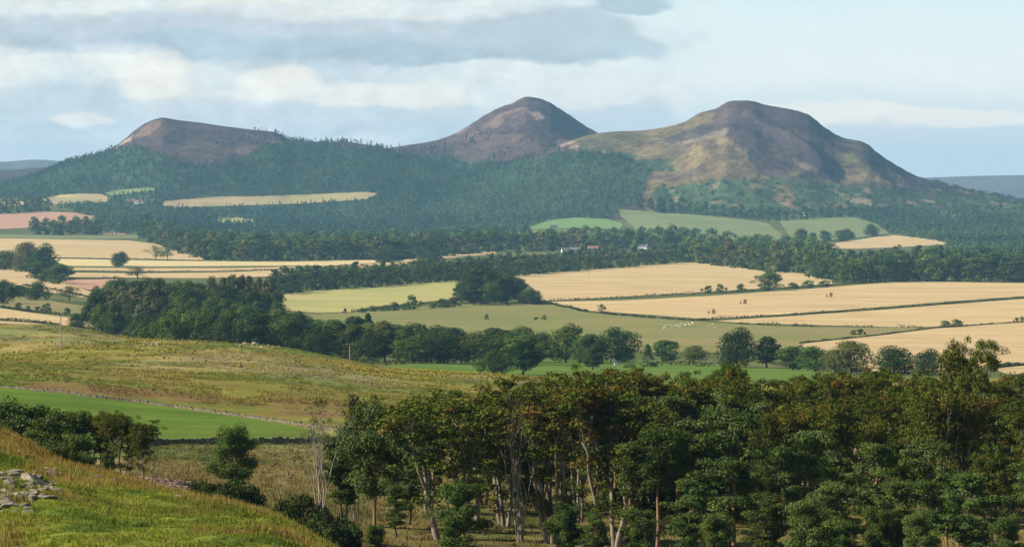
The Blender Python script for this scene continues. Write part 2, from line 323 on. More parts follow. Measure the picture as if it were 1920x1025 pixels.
# albedo of bare ground by place
def lerp(a, b, t): return a + (b - a) * t[..., None]
def ground_albedo():
    n1 = fbm(GX / 14, GY / 26, 4, 41); n2 = fbm(GX / 3.2, GY / 6, 3, 43); n3 = fbm(GX / 60, GY / 110, 3, 45)
    A = np.empty(GX.shape + (3,)); A[:] = C(.085, .105, .03)
    # valley floor
    A = lerp(A, C(.14, .145, .05), sstep(-.1, .5, fbm(GX / 300, GY / 300, 3, 47)))
    # hillside with rough grass, brown bent grass and moss
    hs = sstep(440, 520, GY) * (1 - sstep(1150, 1300, GY))
    hb = lerp(np.broadcast_to(C(.190, .180, .030), A.shape), C(.25, .200, .058), sstep(-.1, .35, n1 + .5 * n3))
    hb = lerp(hb, C(.125, .150, .024), sstep(.05, .4, -n1 + .6 * fbm(GX / 40, GY / 30, 3, 48)))
    band = np.exp(-((PR - (742 + (PX - 300) * .10)) / 34.0) ** 2) * (PX > -100) * sstep(480, 520, GY)
    hb = lerp(hb, C(.170, .110, .040), np.clip(band * .9, 0, 1) * sstep(-.4, .2, n1 + n2 * .6))
    hb = lerp(hb, C(.23, .21, .10), sstep(.25, .5, n3 + .5 * n2) * .6)
    A = lerp(A, hb, hs)
    # floor of the front wood: bleached grass
    wd = sstep(215, 265, GY) * (1 - sstep(430, 455, GY))
    wb = lerp(np.broadcast_to(C(.165, .135, .045), A.shape), C(.085, .092, .024), sstep(0, .5, n1 + .4 * n2))
    A = lerp(A, wb, wd)
    st = wd * (1 - sstep(400, 470, PX)) * sstep(395, 415, GY)
    A = lerp(A, C(.07, .095, .022), st * .8)
    pk = np.exp(-(((PX - 300) / 50) ** 2 + ((GY - 296) / 20) ** 2) ** 1.5); pk = pk * sstep(-.5, .1, n2 + n1 * .5)
    A = lerp(A, C(.27, .17, .125), np.clip(pk * 1.3, 0, 1))
    # knoll
    kn = 1 - sstep(175, 215, GY)
    m1 = fbm(GX / 2.6, GY / 4.5, 4, 51); m2 = fbm(GX / .7, GY / 1.0, 3, 53)
    kb = lerp(np.broadcast_to(C(.145, .165, .022), A.shape), C(.075, .112, .016), sstep(0, .45, m1 + .3 * m2))
    kb = lerp(kb, C(.24, .175, .06), sstep(.15, .5, -m1 + .5 * m2 - .1) * .8)
    edge = sstep(0, 1, (GY - (142 + 14 * m1 + 6 * np.clip(PX / 400, 0, 2))) / 18)
    kb = lerp(kb, C(.26, .150, .045), edge * (.7 + .25 * sstep(250, 400, PX)) * sstep(-.5, .3, m2 + m1))
    A = lerp(A, kb, kn)
    # hills: heather, bent grass, bracken, scree, wood floor
    base, hp = hill_part(GX, GY)
    hl = sstep(6600, 7100, GY)
    j = 9 * fbm(GX / 110, GY / 160, 4, 61); k = 14 * fbm(GX / 300, GY / 420, 3, 63)
    px, pr = PX + k + j, PR + j * .8 + k * .4
    H = np.empty(A.shape); H[:] = C(.066, .046, .048)                          # heather
    H = lerp(H, C(.092, .064, .054), sstep(-.1, .4, fbm(GX / 90, GY / 130, 4, 65)))
    g = np.zeros(GX.shape)
    def poly(P, soft=0): return inpoly(px, pr, P).astype(float)
    tan = C(.160, .120, .060); olive = C(.108, .097, .042)
    grass = poly([(1060,268),(1105,250),(1250,236),(1300,216),(1340,208),(1335,228),(1370,262),(1400,285),(1430,330),(1470,345),(1490,342),(1480,318),(1520,332),(1560,322),(1580,300),(1598,282),(1618,305),(1690,330),(1700,350),(1690,395),(1220,420),(1180,300),(1080,285)])
    H = lerp(H, tan, grass); H = lerp(H, olive, grass * sstep(-.1, .4, fbm(GX / 150, GY / 200, 3, 67)))
    hm = fbm(GX / 42, GY / 75, 4, 64); H = lerp(H, C(.050, .034, .038), sstep(.10, .17, hm + .5 * fbm(GX / 190, GY / 260, 3, 66)) * .5); H = lerp(H, C(.17, .125, .085), sstep(.26, .40, -hm) * .15)
    H = lerp(H, C(.06, .05, .045), poly([(1240,262),(1300,238),(1345,232),(1360,246),(1300,266),(1250,272)]) * .8)
    for P in ([(1300,262),(1330,250),(1372,240),(1368,247),(1330,258),(1285,275),(1262,282)], [(1480,292),(1520,310),(1600,345),(1580,345),(1500,315)]):
        H = lerp(H, C(.26, .20, .16), poly(P) * .4)
    H = lerp(H, C(.24, .155, .10), poly([(905,240),(940,215),(985,205),(1010,210),(960,230),(930,242)]) * .6 * sstep(-.4, .1, hm))
    H = lerp(H, C(.33, .235, .20), poly([(1000,216),(1020,212),(1028,225),(1012,228)]) * .7 + poly([(1020,262),(1050,260),(1085,268),(1080,278),(1050,274)]) * .6 * sstep(-.2, .2, hm))
    H = lerp(H, C(.33, .225, .18), np.clip(poly([(212,280),(235,262),(256,255),(255,268),(225,280)]) + .8 * poly([(850,250),(890,232),(900,238),(860,254)]) * sstep(0, .3, n3), 0, 1))
    H = lerp(H, C(.20, .125, .085), poly([(262,262),(280,232),(312,222),(300,250),(290,262)]) * .6)
    # bracken and gorse on the low right flank
    br = poly([(1235,352),(1300,345),(1400,340),(1480,338),(1560,350),(1640,352),(1690,362),(1740,350),(1800,362),(1930,372),(2700,380),(2700,480),(1220,430),(1210,380)])
    br = np.maximum(br, poly([(1095,285),(1150,282),(1210,295),(1228,318),(1200,340),(1100,330)])); br = np.maximum(br, poly([(1190,305),(1265,303),(1270,318),(1215,322)]))
    bn = fbm(GX / 55, GY / 90, 4, 69)
    br = br * sstep(-.62, -.30, bn + .3 * hm); H = lerp(H, C(.050, .080, .036), br); H = lerp(H, C(.070, .105, .044), br * sstep(0, .4, bn))
    H = lerp(H, C(.27, .20, .125), br * sstep(.36, .48, bn + .25 * fbm(GX / 18, GY / 30, 3, 71)))
    for P in ([(1550,352),(1600,372),(1668,385),(1645,392),(1605,385)], [(1690,352),(1692,330),(1698,350),(1695,368)], [(1790,352),(1840,362),(1830,366),(1800,360)], [(1480,368),(1490,392),(1470,384)]):
        H = lerp(H, C(.28, .215, .145), poly(P) * .6)
    woods = np.zeros(GX.shape)
    for P in WOODS: woods = np.maximum(woods, inpoly(px, pr, P))
    H = lerp(H, C(.035, .06, .03), woods)
    far = sstep(10200, 11500, GY); H = lerp(H, C(.045, .062, .03), far)
    H = lerp(H, C(.10, .085, .06), sstep(12500, 14000, GY))
    low = 1 - sstep(0, 6, hp); H = lerp(H, C(.09, .11, .035), low * (1 - br) * (1 - far))
    A = lerp(A, H, hl)
    return np.clip(A, .005, .8), woods
WOODS = [
 [(-300,330),(20,342),(60,328),(110,306),(150,300),(200,290),(230,280),(262,278),(290,285),(335,300),(400,302),(440,300),(470,282),(520,268),(560,268),(610,272),(660,278),(700,282),(760,290),(830,292),(900,300),(960,304),(1020,292),(1060,284),(1110,288),(1170,292),(1225,322),(1222,345),(1205,372),(1165,390),(1150,405),(1165,470),(900,480),(700,480),(190,478),(150,400),(40,376),(-300,400)],
 [(1215,398),(1260,385),(1400,396),(1500,402),(1620,396),(1680,398),(1740,410),(1790,414),(1830,402),(1870,400),(1990,395),(1990,480),(1780,482),(1770,455),(1660,436),(1610,405),(1460,408),(1330,402)],
]
A, WOODMASK = ground_albedo()
def grid_faces(r0, r1):
    n = len(UU); i, j = np.meshgrid(np.arange(r0, r1), np.arange(n - 1), indexing='ij')
    a = (i * n + j).ravel(); return np.stack([a, a + 1, a + n + 1, a + n], 1)
def ground_mat():
    m, t, out = new_mat('ground_cover')
    a = t.new('ShaderNodeVertexColor', _layer_name='albedo').outputs[0]
    f1 = t.noise(pos(t), .9, 5, .65); f2 = t.noise(pos(t, 1, .6, 1), .09, 5, .6); f3 = t.noise(pos(t, 1, .6, 1), .014, 5, .65)
    k = t.math('MULTIPLY', t.math('MULTIPLY', t.ramp(f1, [(.3, .70), (.7, 1.30)]), t.ramp(f2, [(.3, .74), (.7, 1.26)])), t.ramp(f3, [(.3, .82), (.7, 1.18)]))
    c = t.mix(1.0, a, k, 'MULTIPLY')
    b = t.math('ADD', t.math('MULTIPLY', f1, .25), t.math('MULTIPLY', f2, 1.5))
    bsdf(t, out, c, .95, b, .8, .6, .05); return m
def hill_mat():
    m, t, out = new_mat('hill_cover')
    a = t.new('ShaderNodeVertexColor', _layer_name='albedo').outputs[0]
    f1 = t.noise(pos(t, 1, .5, 1), .06, 6, .72); f2 = t.noise(pos(t, 1, .5, 1), .014, 6, .68)
    k = t.math('MULTIPLY', t.ramp(f1, [(.36, .60), (.64, 1.40)]), t.ramp(f2, [(.38, .74), (.62, 1.26)]))
    c = t.mix(1.0, a, k, 'MULTIPLY'); bsdf(t, out, c, .95, t.math('ADD', f1, t.math('MULTIPLY', f2, 3)), .7, 4.0, .03); return m
GV = np.stack([GX, GY, GZ], -1)
rh = int(np.searchsorted(YY, 6900)); rf = int(np.searchsorted(YY, 12200)); nr = len(YY); n = len(UU)
def part_sheet(name, r0, r1, mat, label, cat):
    me = mesh_np(name, GV[r0:r1+1].reshape(-1, 3), [grid_faces(0, r1 - r0)], [mat], smooth=True); vcol(me, A[r0:r1+1].reshape(-1, 3))
    o = link(name, me); tag(o, label, cat, kind='structure'); return o
part_sheet('ground', 0, rh, ground_mat(), 'rolling farmland and rough grass from the near knoll to the foot of the hills', 'ground')
HM = hill_mat()
part_sheet('hills', rh, rf, HM, 'three heather-topped hills with wooded lower slopes', 'hills')
part_sheet('distant_hills', rf, nr - 1, HM, 'low blue moorland ridges on the horizon', 'hills')

# ------------------------------------------------------------------ fields
def field_mat(name, c1, c2, ang, stripe=.12, sw=.22, blot=.02, c3=None):
    m, t, out = new_mat(name)
    p = pos(t, 1, 1, 0, ang)
    w = t.noise(pos(t, sw * .05, sw, 0, ang), 1.0, 3, .6)            # long streaks of mowing and drilling
    w2 = t.noise(pos(t, sw * .012, sw * .22, 0, ang), 1.0, 3, .6)
    b = t.noise(p, blot, 4, .6); f = t.noise(pos(t), .5, 4, .7)
    mixf = t.ramp(b, [(.35, 0.0), (.68, 1.0)])
    c = t.mix(mixf, c1, c2)
    if c3: c = t.mix(t.ramp(t.noise(pos(t), blot * .4, 3), [(.5, 0.0), (.72, .8)]), c, c3)
    k = t.math('MULTIPLY', t.math('MULTIPLY', t.ramp(w, [(.3, 1 - stripe), (.7, 1 + stripe)]), t.ramp(w2, [(.35, 1 - stripe), (.65, 1 + stripe)])), t.ramp(f, [(.25, .88), (.75, 1.12)]))
    bsdf(t, out, t.mix(1.0, c, k, 'MULTIPLY'), .95, f, .5, .25, .05); return m
def chaikin(P, closed=True):
    Q = []; n = len(P)
    for i in range(n if closed else n - 1):
        a, b = P[i], P[(i + 1) % n]; Q += [(.92*a[0]+.08*b[0], .92*a[1]+.08*b[1]), (.08*a[0]+.92*b[0], .08*a[1]+.92*b[1])]
    return Q
def field(name, P, mat, label, ymin=1150, off=None, cat='field', smooth=True):
    if smooth: P = chaikin(P)
    pts = []
    for i in range(len(P)):
        a, b = P[i], P[(i + 1) % len(P)]; n = max(1, int(math.hypot(b[0]-a[0], (b[1]-a[1])*4) / 14))
        for k in range(n): pts.append((a[0]+(b[0]-a[0])*k/n, a[1]+(b[1]-a[1])*k/n))
    W = [hit(p[0], p[1], ymin) for p in pts]
    xs = np.array([w.x for w in W]); ys = np.array([w.y for w in W])
    # interior points on a grid stretched with distance
    ext = max(xs.max() - xs.min(), (ys.max() - ys.min()))
    sx = max((xs.max()-xs.min()) / 45, 1.0); sy = max((ys.max()-ys.min()) / 60, 1.5)
    gx, gy = np.meshgrid(np.arange(xs.min()+sx/2, xs.max(), sx), np.arange(ys.min()+sy/2, ys.max(), sy)); gx = gx.ravel() + (np.arange(gx.size) % 7) * sx * .03; gy = gy.ravel()
    ins = inpoly(gx, gy, list(zip(xs, ys)))
    nb = len(W); v2 = [Vector((x, y)) for x, y in zip(xs, ys)] + [Vector((x, y)) for x, y in zip(gx[ins], gy[ins])]
    r = geometry.delaunay_2d_cdt(v2, [(i, (i+1) % nb) for i in range(nb)], [list(range(nb))], 2, 1e-4)
    VX = np.array([v.x for v in r[0]]); VY = np.array([v.y for v in r[0]])
    o_ = off if off is not None else .12 + 5e-5 * ys.mean()
    VZ = gzs(VX, VY) + o_
    me = mesh_np(name, np.stack([VX, VY, VZ], 1), [np.array([f for f in r[2] if len(f) == 3])], [mat], smooth=True)
    o = link(name, me); tag(o, label, cat, kind='structure'); return o
STB = (.45, .326, .152); STB2 = (.52, .395, .210); STB3 = (.5, .36, .18)
M_st = [field_mat('stubble_straw_' + s, STB, STB2, a, .17) for s, a in (('even', .35), ('slanting', -.3), ('long', .15))]
M_pale = field_mat('stubble_pale', (.52, .43, .20), (.60, .48, .24), .3, .08)
M_pink = field_mat('tilled_red_soil', (.40, .235, .15), (.46, .28, .19), .2, .06)
M_brown = field_mat('stubble_brown', (.44, .315, .155), (.50, .38, .20), .2, .10)
M_past = field_mat('pasture_grass', (.16, .18, .052), (.225, .20, .072), .3, .06, .1, .012, (.26, .195, .09))
M_pgrn = field_mat('pale_meadow', (.30, .30, .10), (.42, .36, .14), .5, .07, .15, .010, (.25, .31, .08))
M_mead = field_mat('hill_meadow', (.14, .185, .07), (.20, .215, .09), .3, .07, .08, .01)
M_mead2 = field_mat('hill_meadow_bright', (.13, .215, .07), (.17, .245, .085), .3, .05, .08, .01)
M_bright = field_mat('lush_grass', (.085, .150, .020), (.115, .172, .028), .4, .10, .3, .02)
M_near = field_mat('lush_grass_near', (.070, .132, .014), (.112, .165, .020), .10, .16, .35, .035, (.115, .145, .028))
M_out = field_mat('far_field_mixed', (.30, .27, .115), (.40, .30, .17), .3, .07, .05, .006)
FIELDS = [
 ('field', [(-60,403),(0,402),(85,397),(140,399),(185,407),(165,418),(80,426),(0,430),(-60,432)], M_pink, 'pinkish bare field at the far left below the wood', 4500),
 ('field', [(68,376),(110,366),(150,363),(190,364),(208,372),(200,380),(100,384),(70,382)], M_out, 'pale field at the foot of the left hill', 5500),
 ('field', [(195,362),(225,356),(285,352),(292,356),(240,363),(205,367)], M_mead, 'small light green field under the left hill wood', 5500),
 ('field', [(-60,381),(0,379),(55,377),(75,380),(40,386),(-60,388)], M_pale, 'narrow straw strip at the far left edge', 5500),
 ('field', [(310,377),(400,369),(520,367),(640,362),(690,360),(708,363),(690,374),(560,382),(440,386),(320,389),(303,385)], M_out, 'long pale green and tan field across the wooded slope', 5500),
 ('field', [(405,411),(440,408),(470,411),(482,416),(440,420),(415,417)], M_pgrn, 'small pale clearing among the far trees', 5500),
 ('field', [(-60,439),(0,439),(100,442),(200,441),(262,440),(270,447),(150,449),(0,446),(-60,445)], M_mead, 'thin green strip above the long straw field', 3500),
 ('field', [(182,428),(205,431),(240,440),(195,441)], M_pink, 'bare reddish track beside the farm', 3500),
 ('stubble_field', [(-60,447),(0,447),(120,449),(240,451),(290,457),(330,470),(380,484),(380,488),(250,486),(120,483),(70,482),(-60,474)], M_st[0], 'broad straw stubble field at left below the long wood', 3000),
 ('stubble_field', [(100,485),(250,488),(380,490),(540,491),(702,487),(706,493),(620,498),(430,499),(270,500),(130,499),(110,493)], M_pale, 'long pale stubble strip, uppermost of three at left', 2500),
 ('stubble_field', [(122,502),(270,503),(430,503),(560,500),(640,497),(610,501),(560,504),(440,508),(270,509),(125,507)], M_st[2], 'thin straw strip between two hedges at left', 2500),
 ('stubble_field', [(130,511),(250,513),(420,511),(560,505),(640,499),(706,494),(760,487),(880,475),(930,470),(930,476),(800,488),(706,503),(600,510),(500,519),(380,522),(250,521),(130,520)], M_st[0], 'straw strip above the poplar wood running up between the belts', 2500),
 ('field', [(118,525),(180,524),(232,523),(226,536),(170,544),(150,540),(120,531)], M_pink, 'reddish tilled patch left of the poplar wood', 2000),
 ('stubble_field', [(-60,506),(0,506),(40,506),(75,519),(112,527),(150,540),(172,548),(168,560),(90,548),(30,534),(0,529),(-60,527)], M_brown, 'tan field among the scattered trees at the left edge', 2000),
 ('field', [(-60,552),(15,558),(60,556),(120,569),(190,578),(182,594),(110,589),(40,578),(0,574),(-60,568)], M_past, 'green pasture strip dotted with bushes at left', 1700),
 ('stubble_field', [(-60,575),(0,578),(60,587),(130,596),(200,605),(258,619),(250,630),(205,622),(120,610),(60,604),(0,598),(-60,594)], M_st[1], 'straw field just beyond the gorse hillside at left', 1500),
 ('stubble_field', [(-60,600),(0,602),(60,606),(112,611),(140,620),(0,622),(-60,622)], M_brown, 'lowest straw field at the left edge above the gorse hillside', 1300),
 ('field', [(518,553),(600,545),(700,539),(800,531),(858,526),(866,535),(862,558),(790,568),(715,574),(660,585),(600,587),(540,583),(516,570)], M_pgrn, 'yellow green field in the centre left of the copse', 1700),
 ('pasture', [(560,592),(700,584),(800,575),(900,569),(1010,566),(1050,571),(1090,585),(1200,596),(1300,602),(1400,609),(1500,613),(1700,614),(1745,617),(1640,628),(1510,644),(1490,652),(1350,662),(1200,660),(1000,650),(800,640),(620,622)], M_past, 'olive green sheep pasture in the middle of the valley', 1500),
 ('stubble_field', [(962,517),(1100,507),(1250,495),(1300,491),(1340,494),(1440,510),(1500,511),(1560,526),(1560,533),(1480,538),(1280,551),(1100,561),(1008,565),(1000,540)], M_st[0], 'large golden stubble field beside the copse', 1800),
 ('stubble_field', [(1030,566),(1180,563),(1330,555),(1500,543),(1600,535),(1690,528),(1800,529),(1980,532),(1980,551),(1800,564),(1640,577),(1480,589),(1330,599),(1180,588),(1090,582),(1050,571)], M_st[1], 'pale stubble field with three bale stacks', 1800),
 ('stubble_field', [(1340,602),(1480,593),(1640,582),(1800,569),(1980,556),(1980,600),(1800,612),(1700,614),(1500,609),(1400,606)], M_st[2], 'stubble strip below the bale stack field', 1700),
 ('stubble_field', [(1400,604),(1480,597),(1640,598),(1740,607),(1760,612),(1700,614),(1500,609)], M_brown, 'browner wedge of stubble above the gappy hedge', 1700),
 ('stubble_field', [(1500,645),(1640,630),(1760,614),(1980,601),(1980,683),(1880,686),(1800,692),(1700,698),(1620,696),(1540,676)], M_brown, 'nearest tan stubble field at the right edge', 1250),
 ('stubble_field', [(1862,692),(1920,686),(1980,683),(1980,700),(1890,702)], M_st[1], 'corner of straw field behind the hedge at lower right', 1200),
 ('field', [(725,684),(850,682),(960,676),(1100,673),(1200,677),(1340,685),(1570,697),(1590,716),(1100,724),(950,716),(850,705),(740,698)], M_bright, 'bright green grass field behind the front wood', 1150),
 ('field', [(985,429),(1030,413),(1080,408),(1140,411),(1168,420),(1162,430),(1100,428),(1000,431)], M_mead2, 'rounded green field at the foot of the middle hill', 4500),
 ('field', [(962,437),(1000,432),(1160,433),(1172,446),(1000,452)], M_mead2, 'lower green field beside the white farmhouse', 4500),
 ('field', [(1160,392),(1250,399),(1320,404),(1400,411),(1440,419),(1472,445),(1468,457),(1380,457),(1195,442),(1188,425),(1163,405)], M_mead, 'large sloping green field under the right hill', 4500),
 ('field', [(1460,413),(1560,407),(1602,408),(1642,420),(1668,438),(1600,448),(1500,453),(1480,442)], M_mead, 'green field with five round trees under the right hill', 4500),
 ('stubble_field', [(1520,464),(1580,454),(1620,448),(1670,440),(1760,451),(1776,458),(1700,463),(1600,467)], M_st[2], 'straw field beyond the right wood', 4000),
 ('stubble_field', [(1765,481),(1830,475),(1897,474),(1905,481),(1800,485)], M_st[2], 'small far straw field at the right', 4000),
 ('field', [(-90,724),(0,727),(100,737),(250,755),(400,776),(520,793),(580,806),(604,820),(595,833),(300,834),(250,838),(0,852),(-90,854)], M_near, 'vivid green field between two dry stone walls', 350),
]
def build_fields():
    for f in FIELDS:
        if f[0] == 'field' and f[4] == 350: field(f[0], f[1], f[2], f[3], f[4], off=.10)
        else: field(*f)
build_fields()

# ------------------------------------------------------------------ plant building
class Plant:
    def __init__(s, seed):
        s.r = np.random.default_rng(seed); s.lv = []; s.lc = []; s.wv = []; s.wf = []; s.nw = 0
    def tube(s, path, rad, n=6):
        P = np.asarray(path, float); rad = np.asarray(rad, float); m = len(P)
        d = np.gradient(P, axis=0); d /= np.linalg.norm(d, axis=1)[:, None] + 1e-9
        ref = np.where(np.abs(d[:, 2:3]) > .9, np.array([[1., 0, 0]]), np.array([[0, 0, 1.]]))
        a = np.cross(d, ref); a /= np.linalg.norm(a, axis=1)[:, None] + 1e-9; b = np.cross(d, a)
        th = np.arange(n) * 2 * np.pi / n
        V = P[:, None] + rad[:, None, None] * (np.cos(th)[None, :, None] * a[:, None] + np.sin(th)[None, :, None] * b[:, None])
        i, j = np.meshgrid(np.arange(m - 1), np.arange(n), indexing='ij'); j2 = (j + 1) % n
        s.wf.append(np.stack([i*n+j, i*n+j2, (i+1)*n+j2, (i+1)*n+j], -1).reshape(-1, 4) + s.nw)
        s.wv.append(V.reshape(-1, 3)); s.nw += m * n
    def quads(s, c, nrm, size, col):
        r = s.r; N = len(c); nrm = nrm / (np.linalg.norm(nrm, axis=1)[:, None] + 1e-9)
        t = r.normal(size=(N, 3)); t -= nrm * (t * nrm).sum(1)[:, None]; t /= np.linalg.norm(t, axis=1)[:, None] + 1e-9
        b = np.cross(nrm, t); sz = size * (.6 + .8 * r.random(N))[:, None]
        V = np.stack([c - t*sz*.62, c + b*sz*.40 - nrm*sz*.12, c + t*sz*.62, c - b*sz*.40 - nrm*sz*.12], 1)
        s.lv.append(V.reshape(-1, 3))
        cc = np.asarray(col)[None] * (1 + r.normal(0, .16, (N, 1))) * (1 + r.normal(0, .05, (N, 3)))
        s.lc.append(np.repeat(cc, 4, 0))
    def clump(s, c, rad, n, size, col, up=.3, inner=.5, jit=.6):
        r = s.r; d = r.normal(size=(n, 3)); d /= np.linalg.norm(d, axis=1)[:, None]
        k = (inner + (1 - inner) * r.random(n) ** .6)[:, None]
        p = np.asarray(c)[None] + d * np.asarray(rad)[None] * k
        s.quads(p, d * .8 + r.normal(size=(n, 3)) * jit + np.array([[0, 0, up]]), size, np.asarray(col) * (1 + r.normal(0, .14)))
    def grow(s, p, d, L, rad, depth, ends, spread=.5, nch=(2, 3), wig=.10, up=.06, shrink=.72, nseg=4, mids=False, sides=6):
        r = s.r; path = [np.array(p)]; rr = [rad]; d = np.array(d, float); d /= np.linalg.norm(d)
        for k in range(nseg):
            d = d + r.normal(size=3) * wig + np.array([0, 0, up]); d /= np.linalg.norm(d)
            path.append(path[-1] + d * L / nseg); rr.append(rad * (1 - .38 * (k + 1) / nseg))
        s.tube(path, rr, sides); e = path[-1]
        if depth == 0: ends.append(e); return
        if mids: ends.append(path[-2])
        n = r.integers(nch[0], nch[1] + 1); a0 = r.random() * 6.28
        ax = np.cross(d, [0.3, .5, .8]); ax /= np.linalg.norm(ax); bx = np.cross(d, ax)
        for k in range(n):
            a = a0 + k * 6.28 / n + r.normal() * .3; sp = spread * (.6 + .7 * r.random())
            nd = d * math.cos(sp) + (ax * math.cos(a) + bx * math.sin(a)) * math.sin(sp)
            s.grow(e, nd, L * shrink * (.8 + .4 * r.random()), rad * (.50 + .14 * r.random()), depth - 1, ends, spread, nch, wig, up, shrink, nseg, mids, max(4, sides - 1))
    def leaf_mesh(s, name, mat):
        V = np.concatenate(s.lv); me = mesh_np(name, V, [np.arange(len(V)).reshape(-1, 4)], [mat]); vcol(me, np.clip(np.concatenate(s.lc), .002, .8)); return me
    def wood_mesh(s, name, mat): return mesh_np(name, np.concatenate(s.wv), [np.concatenate(s.wf)], [mat], smooth=True)
    def top(s): return float(np.percentile(np.concatenate(s.lv)[:, 2], 99.2))
def leaf_mat(name, trans=.25, rnd=.25, hue=.03):
    m, t, out = new_mat(name); a = t.new('ShaderNodeVertexColor', _layer_name='albedo').outputs[0]
    rn = t.new('ShaderNodeObjectInfo').outputs['Random']
    h = t.new('ShaderNodeHueSaturation', Color=a); t.l.new(t.math('ADD', .5 - hue, t.math('MULTIPLY', rn, 2 * hue)), h.inputs['Hue'])
    t.l.new(t.math('ADD', 1 - rnd, t.math('MULTIPLY', t.math('FRACT', t.math('MULTIPLY', rn, 7.13)), 2 * rnd)), h.inputs['Value'])
    c = h.outputs[0]; d = t.new('ShaderNodeBsdfDiffuse', Color=c); tr = t.new('ShaderNodeBsdfTranslucent', Color=c)
    mx = t.new('ShaderNodeMixShader', i0=trans); t.l.new(d.outputs[0], mx.inputs[1]); t.l.new(tr.outputs[0], mx.inputs[2]); t.l.new(mx.outputs[0], out.inputs[0]); return m
def bark_mat(name, c1, c2, scale=1.5):
    m, t, out = new_mat(name); p = t.new('ShaderNodeTexCoord').outputs['Object']
    mp = t.new('ShaderNodeMapping'); mp.inputs['Scale'].default_value = (1, 1, .25); t.l.new(p, mp.inputs[0])
    n = t.noise(mp.outputs[0], scale, 4, .65); bsdf(t, out, t.mix(t.ramp(n, [(.35, 0.0), (.65, 1.0)]), c1, c2), .9, n, .5, .05); return m
L_broad = leaf_mat('broad_leaves', .15); L_pine = leaf_mat('pine_needles', .08, .2, .015); L_beech = leaf_mat('beech_leaves', .12, .22, .012)
L_far = leaf_mat('distant_leaves', .15, .22, .02)
B_beech = bark_mat('beech_bark', (.27, .23, .17), (.14, .11, .085)); B_pine = bark_mat('pine_bark', (.26, .14, .075), (.13, .095, .07))
B_dark = bark_mat('dark_bark', (.10, .08, .06), (.06, .05, .04)); B_pale = bark_mat('pale_dead_bark', (.31, .275, .22), (.18, .155, .125))

def beech(seed, H=13, stems=3, red=.3, leaf=.155, dens=2.1, bare=.36, fork=.42):
    p = Plant(seed); r = p.r; ends = []
    a0 = r.random() * 6.28
    for k in range(stems):
        a = a0 + k * 6.28 / stems + r.normal() * .3; lean = (.10 + .16 * r.random()) if stems > 1 else .05 * r.random()
        d = (math.cos(a) * lean, math.sin(a) * lean, 1)
        o = (math.cos(a) * .25 * (stems > 1), math.sin(a) * .25 * (stems > 1), -.25)
        p.grow(o, d, H * bare * (.85 + .3 * r.random()), .15 + .05 * r.random(), 3, ends, fork, (2, 3) if stems < 5 else (2, 2), .05, .08, .74, 5, True, 7)
    ends = np.array(ends); zk = np.percentile(ends[:, 2], 78)
    sq = lambda z: np.where(z > zk, zk + (z - zk) * .55, z)
    ends[:, 2] = sq(ends[:, 2])
    for v in p.wv: v[:, 2] = sq(v[:, 2])
    cen = ends[:, :2].mean(0); top = ends[:, 2].max()
    cols = [np.array(c) for c in ((.080, .100, .015), (.060, .085, .013), (.100, .106, .017), (.108, .088, .018), (.106, .074, .018))]
    zc = np.sort(ends[:, 2])[-4]
    for e in ends:
        if e[2] > zc + .25: continue
        h = (e[2] / top); q = r.random() < red * (.4 + h)
        c = cols[r.integers(3, 5)] if q else cols[r.integers(0, 3)]
        R0 = (.55 + .42 * r.random())
        p.clump(e + [0, 0, .15], (R0 * 1.05, R0 * 1.05, R0 * .75), int((52 + 34 * r.random()) * dens), leaf, c, .45, .12)
        for q in range(2 + (h > .75)):
            v = r.normal(size=3) * np.array([.75, .75, .75]); R1 = .28 + .36 * r.random()
            p.clump(e + v, (R1 * 1.2, R1 * 1.2, R1 * .7), int((22 + 18 * r.random()) * dens), leaf, c, .45, .08)
    return p
